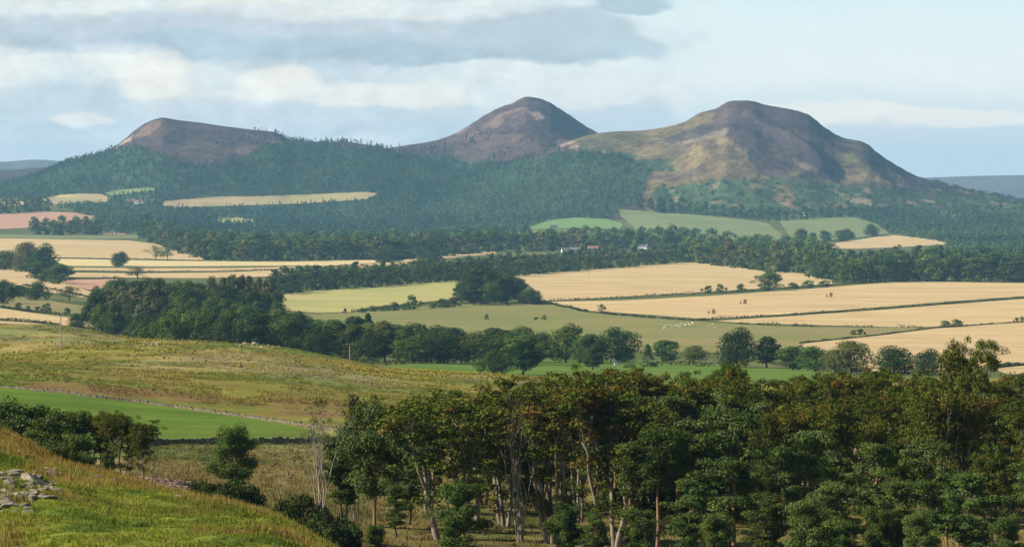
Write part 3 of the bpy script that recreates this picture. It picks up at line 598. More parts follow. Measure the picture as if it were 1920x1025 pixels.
def scots_pine(seed, H=12, first=.42, wide=2.5, leaf=.17, dense=1.6, lean=.03, flat=.40, ttop=.75):
    p = Plant(seed); r = p.r
    n = 12; ph = r.random() * 6.28
    path = [np.array([lean*H*(k/n)**1.5*math.cos(ph) + .12*math.sin(k*.9+seed), lean*H*(k/n)**1.5*math.sin(ph) + .10*math.cos(k*.8+seed), -.3 + (H*.94+.3)*k/n]) for k in range(n+1)]
    p.tube(path, [(.20 * (1 - .82 * k / n)) * (H / 12) ** .6 + .015 for k in range(n+1)], 7)
    z = first; cols = [np.array(c) for c in ((.070, .106, .022), (.088, .122, .024), (.094, .126, .040), (.060, .090, .022))]
    while z < .99:
        q = (z - first) / (1 - first); w = wide * (math.sin(math.pi * (.18 + ttop * q)) ** .8) * (.55 + .6 * r.random())
        nb = r.integers(1, 4) if q < .85 else 3
        for k in range(nb):
            a = r.random() * 6.28; f = z * n; i = min(int(f), n - 1); b = path[i] + (path[i+1] - path[i]) * (f - i)
            L = w * (.6 + .6 * r.random()); rise = .12 + .45 * q + r.normal() * .1
            dv = np.array([math.cos(a), math.sin(a), rise]); dv /= np.linalg.norm(dv)
            bp = [b + dv * L * t + np.array([0, 0, .10 * L * math.sin(t * 2.5)]) + r.normal(size=3) * .05 * (t > 0) for t in np.linspace(0, 1, 5)]
            p.tube(bp, np.linspace(.055, .015, 5) * (H / 12) ** .5, 5)
            nc = 1 + int(L / .8)
            for t in np.linspace(.55 if nc > 1 else .9, 1.0, nc):
                c = b + dv * L * t + np.array([0, 0, .10 * L * math.sin(t * 2.5) + .12]) + r.normal(size=3) * np.array([.25, .25, .1])
                R0 = (.50 + .34 * r.random()) * (wide / 2.5) ** .5
                p.clump(c, (R0 * 1.2, R0 * 1.2, R0 * flat * 1.5), int(85 * dense * (.7 + .6 * r.random())), leaf, cols[r.integers(0, 4)], .5, .4, .7)
        z += .020 + .026 * r.random()
    p.clump(path[-1], (.6, .6, .5), int(90 * dense), leaf, cols[2], .5, .4)
    return p
def bare_tree(seed, H=11, stems=3, leafy=.25, fork=.38):
    p = Plant(seed); r = p.r; ends = []; a0 = r.random() * 6.28
    for k in range(stems):
        a = a0 + k * 6.28 / stems; lean = .07 + .10 * r.random()
        p.grow((math.cos(a)*.22*(stems > 1), math.sin(a)*.22*(stems > 1), -.25), (math.cos(a)*lean, math.sin(a)*lean, 1), H * .36, .13, 4, ends, fork, (2, 2), .09, .08, .70, 5, False, 6)
    for e in ends:
        if r.random() < leafy: p.clump(e, (.75, .75, .6), int(14 + 12 * r.random()), .16, (.085, .075, .022), .4, .1)
    if not p.lv: p.clump(ends[0], (.2, .2, .2), 12, .12, (.085, .075, .022))
    return p
def low_bush(seed, H=2.2, w=1.9, leaf=.15, n=30, per=150, cols=((.034, .050, .014), (.045, .062, .017))):
    p = Plant(seed); r = p.r
    for k in range(n):
        a = r.random() * 6.28; q = math.sqrt(r.random()); z = H * (.25 + .6 * r.random() * (1 - .55 * q * q))
        c = np.array([math.cos(a) * q * w, math.sin(a) * q * w, z])
        if k % 3 == 0: p.tube([(c[0]*.15, c[1]*.15, -.2), c * [.5, .5, .55], c], [.06, .04, .02], 5)
        R0 = .38 + .3 * r.random(); p.clump(c, (R0 * 1.25, R0 * 1.25, R0 * .75), int(per * (.7 + .5 * r.random())), leaf, cols[r.integers(0, len(cols))], .4, .35)
    return p
def broad(seed, H=17, w=7, z0=.16, leaf=.60, n=72, per=92, cols=((.045, .075, .022), (.055, .088, .026), (.036, .060, .020)), lobe=.25, top=.9, opening=0.0, sides=6):
    p = Plant(seed); r = p.r; ph = r.random(4) * 6.28
    nt = 5; tr = [np.array([.25*math.sin(k+seed), .25*math.cos(k*1.3+seed), -.4 + (H*.5+.4)*k/nt]) for k in range(nt+1)]
    p.tube(tr, np.linspace(.5, .28, nt+1) * H / 17, sides)
    for k in range(n):
        a = r.random() * 6.28; h = r.random() ** .85
        prof = math.sin(math.pi * min(1, .12 + .86 * h)) ** .55 if top > .8 else (1 - h) ** top + .12
        lb = 1 + lobe * (math.sin(2 * a + ph[0]) + .7 * math.sin(3 * a + ph[1] + 4 * h))
        q = math.sqrt(.25 + .75 * r.random()) if k % 5 else r.random() * .5
        rad = w * .5 * prof * lb * q
        c = np.array([math.cos(a) * rad, math.sin(a) * rad, H * (z0 + (1 - z0) * h * .93)])
        if opening and r.random() < opening: continue
        R0 = w * (.115 + .075 * r.random())
        if k % 4 == 0 and sides > 4: p.tube([tr[3] * [1, 1, .9], (tr[4] + c) * .5 + [0, 0, -.3], c], [.20 * H / 17, .12 * H / 17, .05], 5)
        p.clump(c, (R0 * 1.2, R0 * 1.2, R0 * .85), int(per * (.7 + .6 * r.random())), leaf, cols[r.integers(0, len(cols))], .45, .62, .32)
    return p
def poplar(seed, H=26, w=6.5, leaf=.7, n=60, per=50, cols=((.135, .130, .052), (.115, .118, .046))):
    p = Plant(seed); r = p.r; p.tube([(0, 0, -.5), (0.1, .1, H * .5), (0, 0, H * .93)], [.45, .3, .06], 6)
    for k in range(n):
        h = (k + r.random()) / n; a = r.random() * 6.28; rad = w * .5 * (math.sin(math.pi * (.10 + .83 * h)) ** .6) * math.sqrt(r.random())
        c = np.array([math.cos(a) * rad, math.sin(a) * rad, H * (.10 + .88 * h)]); R0 = .95 + .4 * r.random()
        p.clump(c, (R0, R0, R0 * 1.5), per, leaf, cols[r.integers(0, len(cols))], .2, .5, .5)
    return p
def spruce(seed, H=20, w=7, leaf=.9, n=55, per=18, cols=((.050, .086, .032), (.060, .100, .036)), lay=1.0):
    p = Plant(seed); r = p.r; p.tube([(0, 0, -.5), (0, 0, H * .5), (0, 0, H * .96)], [.38, .22, .05], 5)
    for k in range(n):
        h = (k / n) ** .85; a = k * 2.4 + r.normal() * .4; rad = w * .5 * (1 - h) ** .8 * (.5 + .5 * r.random())
        c = np.array([math.cos(a) * rad, math.sin(a) * rad, H * (.08 + .90 * h)]); R0 = .5 + w * .16 * (1 - h)
        p.clump(c, (R0, R0, R0 * .6), per, leaf, cols[r.integers(0, len(cols))], .5, .4, .5)
    return p
class Proto:
    def __init__(s, name, plant, lm, bm, split=True):
        s.name = name; s.h = plant.top(); s.split = split
        if split: s.LV = np.concatenate(plant.lv); s.LC = np.concatenate(plant.lc); s.leaf = plant.leaf_mesh(name + '_crown', lm); s.wood = plant.wood_mesh(name + '_trunk', bm)
        else:
            lv = np.concatenate(plant.lv); wv = np.concatenate(plant.wv); nl = len(lv); wf = np.concatenate(plant.wf) + nl
            s.mesh = mesh_np(name, np.concatenate([lv, wv]), [np.arange(nl).reshape(-1, 4), wf], [lm, bm], np.concatenate([np.zeros(nl // 4, int), np.ones(len(wf), int)]))
            vcol(s.mesh, np.concatenate([np.clip(np.concatenate(plant.lc), .002, .8), np.full((len(wv), 3), .08)]))
def plant_at(pr, loc, h, wide=1.0, rot=None, label=None, cat='tree', group=None, name=None):
    """stand one plant on the ground: an Empty with trunk and crown, or one small mesh when it is far"""
    k = h / pr.h; rot = random.uniform(0, 6.28) if rot is None else rot
    if pr.split:
        o = bpy.data.objects.new(name or pr.name, None); COL.objects.link(o); o.empty_display_size = .5
        link('trunk' if cat != 'bush' else 'stems', pr.wood, o); link('crown' if cat != 'bush' else 'foliage', pr.leaf, o)
    else: o = link(name or pr.name, pr.mesh)
    o.location = loc; o.rotation_euler = (0, 0, rot); o.scale = (k * wide, k * wide, k)
    tag(o, label, cat, group); return o
def rows_h(loc, toprow): return max(.5, loc.z - (HY - toprow) / FP * loc.y) * -1 if False else max(.5, (HY - toprow) / FP * loc.y - loc.z)

P_beech = [Proto('beech_tree', beech(100 + k, 13, st, rd, bare=b, fork=f), L_beech, B_beech) for k, (st, rd, b, f) in enumerate([(3, .10, .31, .29), (4, .14, .33, .26), (2, .06, .30, .33), (3, .30, .30, .30), (5, .12, .36, .24), (2, .06, .27, .33)])]
P_pine = [Proto('scots_pine', scots_pine(200 + k, 12, *a), L_pine, B_pine) for k, a in enumerate([(.42, 2.6), (.30, 2.9), (.55, 2.2), (.22, 2.6, .16, 1.9), (.48, 2.4), (.36, 2.2, .17, 1.6, .06)])]
P_pinedense = [Proto('scots_pine', scots_pine(260 + k, 9, .33, 3.7, .17, 2.0, .02, .62, .60), L_pine, B_pine) for k in range(2)]
P_pinecrown = [Proto('scots_pine', scots_pine(270 + k, 12, .56, 2.9, .16, 2.2, .03, .60, .60), L_pine, B_pine) for k in range(2)]
P_pinelow = [Proto('scots_pine', scots_pine(230 + k, 8, .10, 2.9, .17, 1.9, .02, .5, .62), L_pine, B_pine) for k in range(3)]
P_thin = [Proto('scots_pine', scots_pine(240 + k, 9, .25, 2.4, .16, 1.2, .05, .28, .4), L_pine, B_dark) for k in range(2)]
P_bare = [Proto('bare_tree', bare_tree(300, 11, 6, .40, .26), L_beech, B_pale), Proto('bare_tree', bare_tree(301, 6, 1, .5, .5), L_beech, B_pale), Proto('bare_tree', bare_tree(302, 10, 2, .35, .36), L_beech, B_pale)]
P_bush = [Proto('juniper_bush', low_bush(320 + k), L_pine, B_dark) for k in range(3)]
GRN = ((.088, .132, .024), (.110, .152, .028), (.074, .112, .022)); DRK = ((.054, .086, .020), (.070, .104, .024)); OLV = ((.116, .118, .030), (.130, .128, .034))
DRK2 = ((.036, .062, .017), (.047, .077, .020)); GRN2 = ((.072, .112, .021), (.090, .128, .025), (.060, .094, .020))
P_oak = [Proto('broadleaf_tree', broad(400 + k, 17, w, z0, cols=c, lobe=l), L_broad, B_dark) for k, (w, z0, c, l) in enumerate([(17, .10, DRK2, .16), (15, .12, GRN2, .2), (13, .14, GRN2, .25), (16, .10, OLV, .2), (12, .18, DRK2, .22)])]
P_open = [Proto('broadleaf_tree', broad(420 + k, 16, 15, .35, .5, 46, 70, DRK if k else OLV, .35, opening=.25), L_broad, B_dark) for k in range(2)]
P_pop = [Proto('poplar_tree', poplar(430 + k), L_broad, B_dark) for k in range(3)]
P_fbroad = [Proto('broadleaf_tree', broad(450 + k, 20, w, .05, 1.25, 36, 34, c, .2, sides=4), L_far, B_dark) for k, (w, c) in enumerate([(15, DRK), (14, GRN), (17, DRK), (13, OLV), (15, GRN), (12, DRK)])]
P_fspruce = [Proto('conifer_tree', spruce(470 + k, 20, w), L_far, B_dark) for k, w in enumerate((7.5, 9, 6.5))]
P_shrub = [Proto('field_bush', broad(480 + k, 5, 6, .0, .55, 22, 34, c, .3, sides=4), L_far, B_dark) for k, c in enumerate((DRK, GRN))]

ORD = 'first second third fourth fifth sixth seventh eighth ninth tenth eleventh twelfth thirteenth fourteenth fifteenth sixteenth seventeenth eighteenth nineteenth twentieth'.split()
def ordinal(i): return ORD[i] if i < 20 else 'twentieth' if i == 19 else 'twenty-' + ORD[i - 20] if i < 29 else 'thirtieth' if i == 29 else 'thirty-' + ORD[i - 30] if i < 39 else 'fortieth' if i == 39 else 'forty-' + ORD[i - 40]

# ------------------------------------------------------------------ the front wood and the trees beside the knoll
def stand(kind, px, Y, toprow, wide=1.0, label=None, group=None, rot=None):
    pr = {'b': P_beech, 'p': P_pine, 'l': P_pinelow, 'n': P_pinedense, 'c': P_pinecrown, 't': P_thin, 'd': P_bare, 'j': P_bush}[kind[0]][int(kind[1])]
    loc = at(px, Y); h = rows_h(loc, toprow)
    cat = {'b': 'beech tree', 'p': 'pine tree', 'l': 'pine tree', 'n': 'pine tree', 'c': 'pine tree', 't': 'pine tree', 'd': 'bare tree', 'j': 'bush'}[kind[0]]
    return plant_at(pr, loc, h, wide, rot, label, cat, group)
SINGLES = [
 ('l0', 48, 292, 757, .85, 'bushy dark pine standing tallest at the left end of the knoll trees'),
 ('l1', 22, 305, 778, .8, 'bushy dark pine cut by the left frame edge behind the knoll'),
 ('l2', 88, 286, 786, .9, 'low dark pine third from the left behind the knoll'),
 ('l1', 122, 300, 772, .8, 'dark pine touching the left side of the reddish knoll trees'),
 ('l0', 150, 278, 815, .9, 'dark spreading pine low in front of the reddish knoll trees'),
 ('l2', 110, 268, 830, .8, 'dark pine at the knoll edge with its lower half hidden by grass'),
 ('b3', 190, 300, 776, 1.25, 'reddish-brown beech at the left of the small group behind the knoll'),
 ('b1', 232, 296, 776, 1.15, 'many-stemmed beech in the middle of the small group behind the knoll'),
 ('b5', 268, 290, 788, 1.0, 'slender beech second from the right in the small knoll group'),
 ('d2', 288, 290, 806, .8, 'pale thin-stemmed tree at the right end of the small knoll group'),
 ('l1', 205, 275, 850, .7, 'dark pine low under the reddish beeches behind the knoll'),
 ('n0', 434, 284, 801, 1.0, 'lone scots pine with rounded crown above a dark bush'),
 ('j0', 385, 270, 902, .80, 'dark spreading bush left of the lone pine trunk'),
 ('j1', 446, 266, 904, .72, 'dark spreading bush right under the lone pine trunk'),
 ('j2', 415, 262, 912, .6, 'dark low bush between the two bushes below the lone pine'),
 ('d1', 522, 276, 838, .75, 'small half-dead tree with crooked grey trunk right of the lone pine'),
 ('d0', 602, 292, 742, .80, 'tall bare tree with many pale upright stems'),
 ('t0', 640, 312, 815, .9, 'thin dark pine just behind the tall bare tree'),
 ('p3', 650, 312, 805, .75, 'dark full-crowned pine right behind the tall bare tree'),
 ('j1', 556, 262, 928, .6, 'round dark bush left of the tall bare tree foot'),
 ('j2', 596, 258, 955, .6, 'dark bush at the foot of the tall bare tree'),
 ('n1', 704, 308, 753, .78, 'dense round-crowned pine right of the tall bare tree'),
 ('d2', 668, 312, 822, .7, 'forked bare tree leaning beside the dense round-crowned pine'),
 ('t0', 768, 318, 838, 1.0, 'thin pine with flat layered boughs in the gap before the beeches'),
 ('t1', 742, 300, 905, 1.0, 'short thin pine with dark flat boughs below the stone wall'),
 ('j0', 634, 250, 972, .6, 'dark bush at the bottom edge beside the grassy knoll'),
 ('l1', 705, 252, 985, .7, 'low green pine at the bottom edge under the dense pine'),
 ('b2', 832, 300, 738, 1.5, 'broad-crowned beech at the left end of the front wood'),
 ('b5', 885, 318, 738, 1.45, 'beech second from the left along the top of the front wood'),
 ('b4', 1032, 300, 698, 1.3, 'tall many-stemmed beech with rusty crown rising above its neighbours'),
 ('d0', 975, 300, 742, .75, 'bare pale-limbed tree left of the tall rusty many-stemmed beech'),
 ('b1', 1150, 296, 716, 1.3, 'many-stemmed beech fanning out from one foot, right of the rusty beech'),
 ('b0', 945, 322, 735, 1.4, 'beech close behind the bare pale-limbed tree in the front wood'),
 ('b0', 1378, 372, 682, .62, 'dark crown poking up above the back edge of the front wood'),
 ('b2', 1828, 352, 640, .62, 'thin yellowish tree rising highest at the right of the front wood'),
 ('b3', 1800, 306, 735, .90, 'rusty-brown beech near the right side of the front wood'),
 ('l0', 858, 268, 905, .85, 'bushy young pine under the beeches at the wood left end'),
 ('l2', 1062, 268, 945, .8, 'bushy young pine at the foot of the rusty many-stemmed beech'),
]
for k in SINGLES: stand(k[0], k[1], k[2], k[3], k[4], k[5], 'trees of the front wood and the knoll edge')
def wood_row(spec, row_name, kindword, group):
    spec = sorted(spec, key=lambda a: a[1])
    for kw in ('b', 'p'):
        q = [s for s in spec if (s[0][0] == 'b') == (kw == 'b')]
        for i, s in enumerate(q):
            nm = 'beech' if kw == 'b' else 'pine'
            stand(*s[:5], label=f'{nm} in the {row_name} of the front wood, {ordinal(i)} {nm} from the left there', group=group)
rr = random.Random(5)
back = [('b0', 965, 345, 738, 1.1), ('b5', 1005, 352, 722, 1.1), ('b3', 1062, 345, 712, 1.1), ('b0', 1085, 330, 715, 1.1), ('b5', 1120, 338, 716, 1.1), ('b2', 860, 345, 748, 1.4), ('b0', 905, 350, 745, 1.4), ('b3', 805, 338, 752, 1.3)]; px = 1095
while px < 2010:
    back.append((rr.choice(['b0', 'b1', 'b2', 'b3', 'b5', 'b2', 'b0', 'b3']), px, rr.uniform(352, 402), 704 + 8 * math.sin(px / 70) + rr.uniform(-6, 12), rr.uniform(.85, 1.1))); px += rr.uniform(24, 38)
wood_row(back, 'back row', '', 'trees in the back row of the front wood')
mid = []; px = 1120
while px < 2010:
    mid.append((rr.choice(['b0', 'b1', 'b5', 'b2', 'p0', 'p4', 'b3', 'p2']), px, rr.uniform(312, 345), 752 + rr.uniform(-22, 34), rr.uniform(.85, 1.05))); px += rr.uniform(32, 46)
wood_row(mid, 'middle row', '', 'trees in the middle row of the front wood')
front = [('c1', 1232, 290, 800, 1), ('p0', 1300, 296, 792, 1.05), ('p1', 1378, 284, 772, 1.05), ('c0', 1452, 292, 838, 1), ('p0', 1512, 286, 808, 1), ('p5', 1570, 292, 850, 1), ('p3', 1640, 282, 834, 1.05), ('b0', 1690, 296, 850, .9), ('p1', 1745, 280, 828, 1.05), ('c1', 1775, 292, 880, 1), ('b5', 1868, 292, 838, .95), ('p4', 1930, 286, 850, 1), ('p2', 1185, 286, 830, 1)]
wood_row(front, 'middle front row', '', 'trees in the middle front row of the front wood')
under = []; px = 1170
while px < 1950:
    under.append((rr.choice(['j0', 'j1', 'j2', 'l0', 'l1']), px, rr.uniform(335, 425), rr.uniform(835, 880), rr.uniform(1.0, 1.4))); px += rr.uniform(26, 42)
for i, s in enumerate(under): stand(*s[:5], label='dark undergrowth bush or young pine half hidden behind the trunks inside the front wood', group='undergrowth of the front wood')
for i, (px, Y, top) in enumerate(((795, 345, 850), (850, 390, 838), (905, 360, 842), (940, 400, 832), (985, 350, 850), (1030, 395, 838), (1075, 360, 845), (1110, 405, 836), (1145, 355, 850), (1000, 430, 815), (890, 430, 815), (1090, 430, 812))):
    stand(rr.choice(['l0', 'l1', 'l2', 'p3', 't0', 't1']), px, Y, top, 1.0, 'dark pine standing in shade behind the bare trunks at the left of the front wood', 'dark pines behind the bare trunks')
low = [('l0', 1205, 262, 955, .8), ('l1', 1345, 258, 965, .8), ('l2', 1515, 256, 935, .85), ('l0', 1590, 260, 975, .8), ('l1', 1655, 262, 955, .75), ('l2', 1722, 258, 960, .75), ('l0', 1880, 258, 970, .85), ('p3', 1430, 262, 925, 1.2), ('p3', 1560, 264, 905, 1.2), ('p3', 1290, 266, 900, 1.1), ('p3', 1685, 264, 905, 1.2), ('p3', 1820, 264, 890, 1.2), ('p3', 1110, 262, 960, 1.0)]
wood_row(low, 'lowest row', '', 'trees in the lowest row of the front wood')

# ------------------------------------------------------------------ trees of the valley
rv = random.Random(11)
def interp(L, x): return float(np.interp(x, [a for a, b in L], [b for a, b in L]))
def tree_at(pr, px, Y, toprow, wpx=None, label=None, cat='broadleaf tree', group=None):
    loc = at(px, Y); h = rows_h(loc, toprow); wide = 1.0
    if wpx: wide = (1.25 * wpx / FP * Y) / (pr.w * h / pr.h)
    return plant_at(pr, loc, h, min(max(wide, .45), 2.4), None, label, cat, group)
for q in P_oak + P_open + P_pop + P_fbroad + P_fspruce + P_shrub:
    co = np.empty(len(q.leaf.vertices) * 3, np.float32); q.leaf.vertices.foreach_get('co', co); co = co.reshape(-1, 3); q.w = float(np.percentile(np.hypot(co[:, 0], co[:, 1]), 97)) * 2
MASS = []
def base_tree(pr, px, row, toprow, wpx, label, cat='broadleaf tree', group=None, ymin=1250):
    p = hit(px, row, ymin); return tree_at(pr, px, p.y, toprow, wpx, label, cat, group)
# single trees that the photograph sets apart
O, P2, FB, FS, SH = P_oak, P_open, P_fbroad, P_fspruce, P_shrub
VT = 'trees standing about the valley'
for a in [
 (O[0], 925, 702, 656, 62, 'low wide dark tree at the lower left edge of the bright green field'),
 (O[4], 982, 706, 640, 56, 'dark tree with open crown right of the low wide tree on the bright green field'),
 (O[1], 1062, 680, 610, 58, 'tall rounded tree at the right end of the long valley row'),
 (O[2], 1104, 682, 627, 52, 'mid green tree left of the big dark dome tree'),
 (P2[1], 1086, 690, 652, 36, 'thin brownish tree below the tall rounded tree'),
 (O[4], 1112, 694, 650, 40, 'tree on a clear trunk in front of the big dark dome tree'),
 (O[0], 1160, 680, 615, 76, 'big dark dome-shaped tree above the bright green field'),
 (O[2], 1250, 678, 638, 52, 'grey green tree left of two pale trees above the dark hedge'),
 (O[3], 1302, 680, 648, 42, 'low pale green tree above the dark hedge by the bright green field'),
 (O[0], 1383, 690, 616, 78, 'big dark round tree, leftmost of the row along the near tan field'),
 (O[4], 1438, 690, 632, 48, 'dark tree touching the big round tree from the right'),
 (O[2], 1486, 694, 650, 54, 'green tree third in the row along the near tan field'),
 (O[1], 1528, 697, 650, 56, 'green bushy tree fourth in the row along the near tan field'),
 (O[3], 1596, 700, 640, 74, 'tall olive tree in the middle of the row along the near tan field'),
 (O[3], 1566, 700, 656, 46, 'lower olive tree tucked left of the tall olive tree'),
 (O[0], 1676, 702, 649, 86, 'widest dark dome tree in the row along the near tan field'),
 (O[0], 1740, 704, 655, 62, 'dark dome tree at the right end of the row along the near tan field'),
 (P2[0], 1795, 694, 640, 66, 'open flat-topped tree on the near tan field, left of two'),
 (P2[1], 1852, 692, 638, 70, 'open flat-topped tree on the near tan field, right of two'),
 (O[2], 1800, 706, 668, 46, 'pale bushy tree under the left flat-topped tree'),
 (O[1], 10, 506, 470, 50, 'dark tree cut by the left edge beside the straw field'),
 (O[3], 48, 510, 455, 50, 'tallest tree of the clump at the left edge of the straw fields'),
 (O[0], 82, 522, 458, 56, 'broad dark tree at the right of the left straw-field clump'),
 (O[4], 62, 515, 472, 48, 'dark tree in the middle of the left straw-field clump'),
 (O[2], 78, 530, 490, 42, 'light green tree low in front of the left straw-field clump'),
 (O[2], 110, 533, 497, 46, 'light green tree at the right foot of the left straw-field clump'),
 (O[4], 30, 509, 478, 40, 'dark tree left in the left straw-field clump'),
 (O[0], 4, 570, 525, 44, 'dark tree at the left edge above the bushy pasture'),
 (O[4], 36, 560, 535, 26, 'small dark tree between two bigger ones above the bushy pasture'),
 (O[0], 70, 563, 528, 46, 'round dark tree above the bushy pasture'),
 (P2[1], 130, 567, 536, 50, 'spreading dark tree at the right end above the bushy pasture'),
 (O[0], 225, 499, 472, 36, 'round tree standing alone on the pale strip at left'),
 (P2[0], 292, 489, 460, 34, 'left of a pair of open-crowned trees at the straw field edge'),
 (P2[1], 314, 488, 463, 34, 'right of a pair of open-crowned trees at the straw field edge'),
 (P2[0], 258, 522, 500, 60, 'wide low-crowned tree behind the poplar wood at its left'),
 (O[1], 145, 618, 588, 32, 'bushy tree beside the utility pole below the straw field'),
 (O[4], 196, 624, 595, 36, 'small dark tree at the end of the hedge beside the gorse hillside'),
 (O[2], 1442, 545, 510, 40, 'light green tree at the hedge of the golden stubble field'),
 (P2[1], 1128, 588, 570, 20, 'small brown tree at the corner of the bale stack field'),
 (O[1], 1547, 451, 432, 20, 'small round tree, second of five on the far green field'),
 (O[0], 1583, 453, 429, 34, 'largest round tree of five on the far green field'),
 (O[2], 1524, 453, 436, 16, 'smallest round tree of five on the far green field'),
 (O[1], 1503, 453, 429, 24, 'leftmost of five trees on the far green field'),
 (O[0], 1634, 443, 420, 28, 'rightmost of five trees on the far green field'),
 (O[0], 1237, 399, 378, 20, 'round tree alone on the tan slope above the sloping green field'),
 (O[0], 730, 492, 464, 54, 'dark rounded tree blocking the thin straw strip'),
 (O[0], 808, 498, 474, 50, 'dark rounded tree at the top of the lower conifer belt'),
]: base_tree(*a, group=VT, ymin=1250)
tree_at(FS[2], 690, 1720, 588, 34, 'dark pointed conifer rising out of the long valley row', 'conifer', VT)
tree_at(FS[0], 1215, 1560, 645, 18, 'small pointed conifer beside the dark hedge', 'conifer', VT)
# copse between the two stubble fields
for i, (px, row, top, w, k) in enumerate([(878, 570, 508, 42, 0), (902, 570, 498, 50, 4), (928, 568, 505, 44, 0), (950, 569, 517, 46, 2), (972, 569, 522, 32, 4), (1000, 571, 542, 36, 0), (888, 572, 532, 40, 4), (984, 570, 545, 28, 2), (915, 572, 530, 40, 1), (866, 568, 530, 30, 4)]):
    base_tree(O[k], px, row, top, w, 'dark tree of the small copse between the yellow green field and golden stubble', group='trees of the copse beside the golden stubble', ymin=1500)
# the long row below the poplar wood, two deep
TOP1 = [(240, 596), (330, 590), (400, 583), (520, 592), (640, 604), (740, 614), (860, 628), (960, 620), (1030, 622)]
for (Y, dpx, dtop, off) in ((1490, 31, 4, 0), (1650, 34, -6, 15)):
    px = 262 + off
    while px < 1025:
        k = rv.choice([0, 1, 2, 4, 1, 2]); tree_at(O[k], px, Y + rv.uniform(-50, 50), interp(TOP1, px) + dtop + rv.uniform(-6, 9), rv.uniform(50, 70), 'green broadleaf tree in the long valley row below the poplar wood', group='trees of the long valley row')
        px += dpx * rv.uniform(.75, 1.2)
# the poplar wood
PW = 'trees of the poplar wood'
for px, top in ((398, 520), (416, 522), (434, 517), (452, 518), (468, 519), (484, 521)):
    tree_at(P_pop[rv.randrange(3)], px, 2190 + rv.uniform(-20, 20), top, 22, 'slim greyish poplar in the row at the right end of the poplar wood', 'poplar', PW)
tree_at(P_pop[1], 506, 2150, 524, 30, 'yellowish poplar at the right corner of the poplar wood', 'poplar', PW)
TOP2 = [(175, 545), (200, 530), (240, 520), (300, 526), (350, 520), (400, 528), (520, 540)]
for Y, dt, sp, x0, x1 in ((2230, 0, 20, 185, 400), (2080, 12, 24, 180, 530), (1950, 30, 26, 190, 540), (1850, 44, 28, 215, 560)):
    px = x0
    while px < x1:
        br = 205 < px < 300 and Y < 2200
        if br and rv.random() < .75: tree_at(P_pop[rv.randrange(3)], px, Y + rv.uniform(-40, 40), interp(TOP2, px) + dt + rv.uniform(-3, 8), 34, 'olive brown leaning poplar in the left part of the poplar wood', 'poplar', PW)
        else: tree_at(O[rv.choice([0, 1, 2, 4, 4])], px, Y + rv.uniform(-40, 40), interp(TOP2, px) + dt + rv.uniform(-5, 9), rv.uniform(32, 44), 'dark broadleaf tree inside the poplar wood', group=PW)
        px += sp * rv.uniform(.75, 1.2)
tree_at(O[4], 182, 2000, 548, 40, 'dark tree at the left corner of the poplar wood', group=PW)
# belts
def belt(base, rows, sp, hm, kinds, label, cat, group, wm=(15, 20), ymin=3000, single=1):
    for ri, (dr, s) in enumerate(rows):
        px = base[0][0] + rv.uniform(0, sp)
        while px < base[-1][0]:
            row = interp(base, px) - dr + rv.uniform(-2, 1)
            p = hit(px, row, ymin); h = rv.uniform(*hm); pr = rv.choice(kinds); w = rv.uniform(*wm) / (pr.w * h / pr.h)
            if ri < single: plant_at(pr, p, h, min(max(w, .5), 1.8), None, label, cat, group)
            else: MASS.append((pr, p, h, min(max(w, .5), 1.8), rv.uniform(0, 6.28)))
            px += sp * s * rv.uniform(.7, 1.25)
BA = [(270, 449), (300, 459), (335, 472), (380, 489), (500, 490), (705, 488), (780, 485), (860, 479), (962, 471)]
belt(BA, ((1, 1), (11, 1.1), (21, 1.2)), 17, (23, 29), FB, 'broadleaf tree in the long dark wood above the straw strips', 'broadleaf tree', 'trees of the long dark wood', (24, 34))
BB = [(515, 553), (600, 544), (700, 538), (800, 530), (862, 525), (905, 522), (965, 518), (1100, 507), (1270, 494), (1310, 491)]
belt(BB, ((0, 1), (10, 1.1)), 14.5, (15, 20), [FB[0], FB[5], FB[2], FB[2]], 'dark tree in the belt behind the golden stubble', 'belt tree', 'trees of the lower dark belt', (14, 20), 2300, 1)
belt([(960, 474), (1060, 470), (1180, 470), (1290, 466)], ((0, 1), (9, 1.1)), 19, (22, 32), [FB[1], FB[4], FB[3], FB[2]], 'light green broadleaf tree among the village roofs', 'broadleaf tree', 'trees round the village', (22, 32), 3000, 1)
BC = [(1285, 493), (1345, 497), (1440, 511), (1500, 512), (1562, 528)]
belt(BC, ((0, 1), (12, 1), (24, 1.1), (36, 1.4)), 19, (20, 28), [FB[1], FB[4], FB[3], FB[0], FB[2]], 'broadleaf tree in the wood right behind the golden stubble', 'broadleaf tree', 'trees of the wood behind the golden stubble', (23, 32), 2500, 2)
BD = [(1565, 531), (1690, 529), (1800, 528), (1945, 529)]
belt(BD, ((0, 1), (12, 1), (24, 1.2)), 17, (19, 26), [FB[0], FB[2], FB[5], FB[4], FS[1]], 'dark tree in the long wood at the right above the bale stack field', 'broadleaf tree', 'trees of the right hand dark wood', (20, 28), 2600)
belt([(60, 441), (120, 440), (190, 440)], ((0, 1), (7, 1.2)), 17, (18, 26), FB, 'bluish tree beside the farm at far left', 'broadleaf tree', 'trees by the far left farm', (17, 22), 4000, 1)
belt([(-20, 401), (40, 399), (100, 396)], ((0, 1),), 14, (22, 30), FB, 'bluish tree in the short belt above the pinkish field', 'broadleaf tree', 'trees above the pinkish field', (17, 24), 4500)
belt([(1200, 389), (1300, 400), (1400, 409), (1450, 414), (1600, 405)], ((0, 1),), 17, (20, 28), FB, 'bluish tree in the line along the top of the far green fields', 'broadleaf tree', 'trees along the top of the far green fields', (17, 24), 5000, 0)
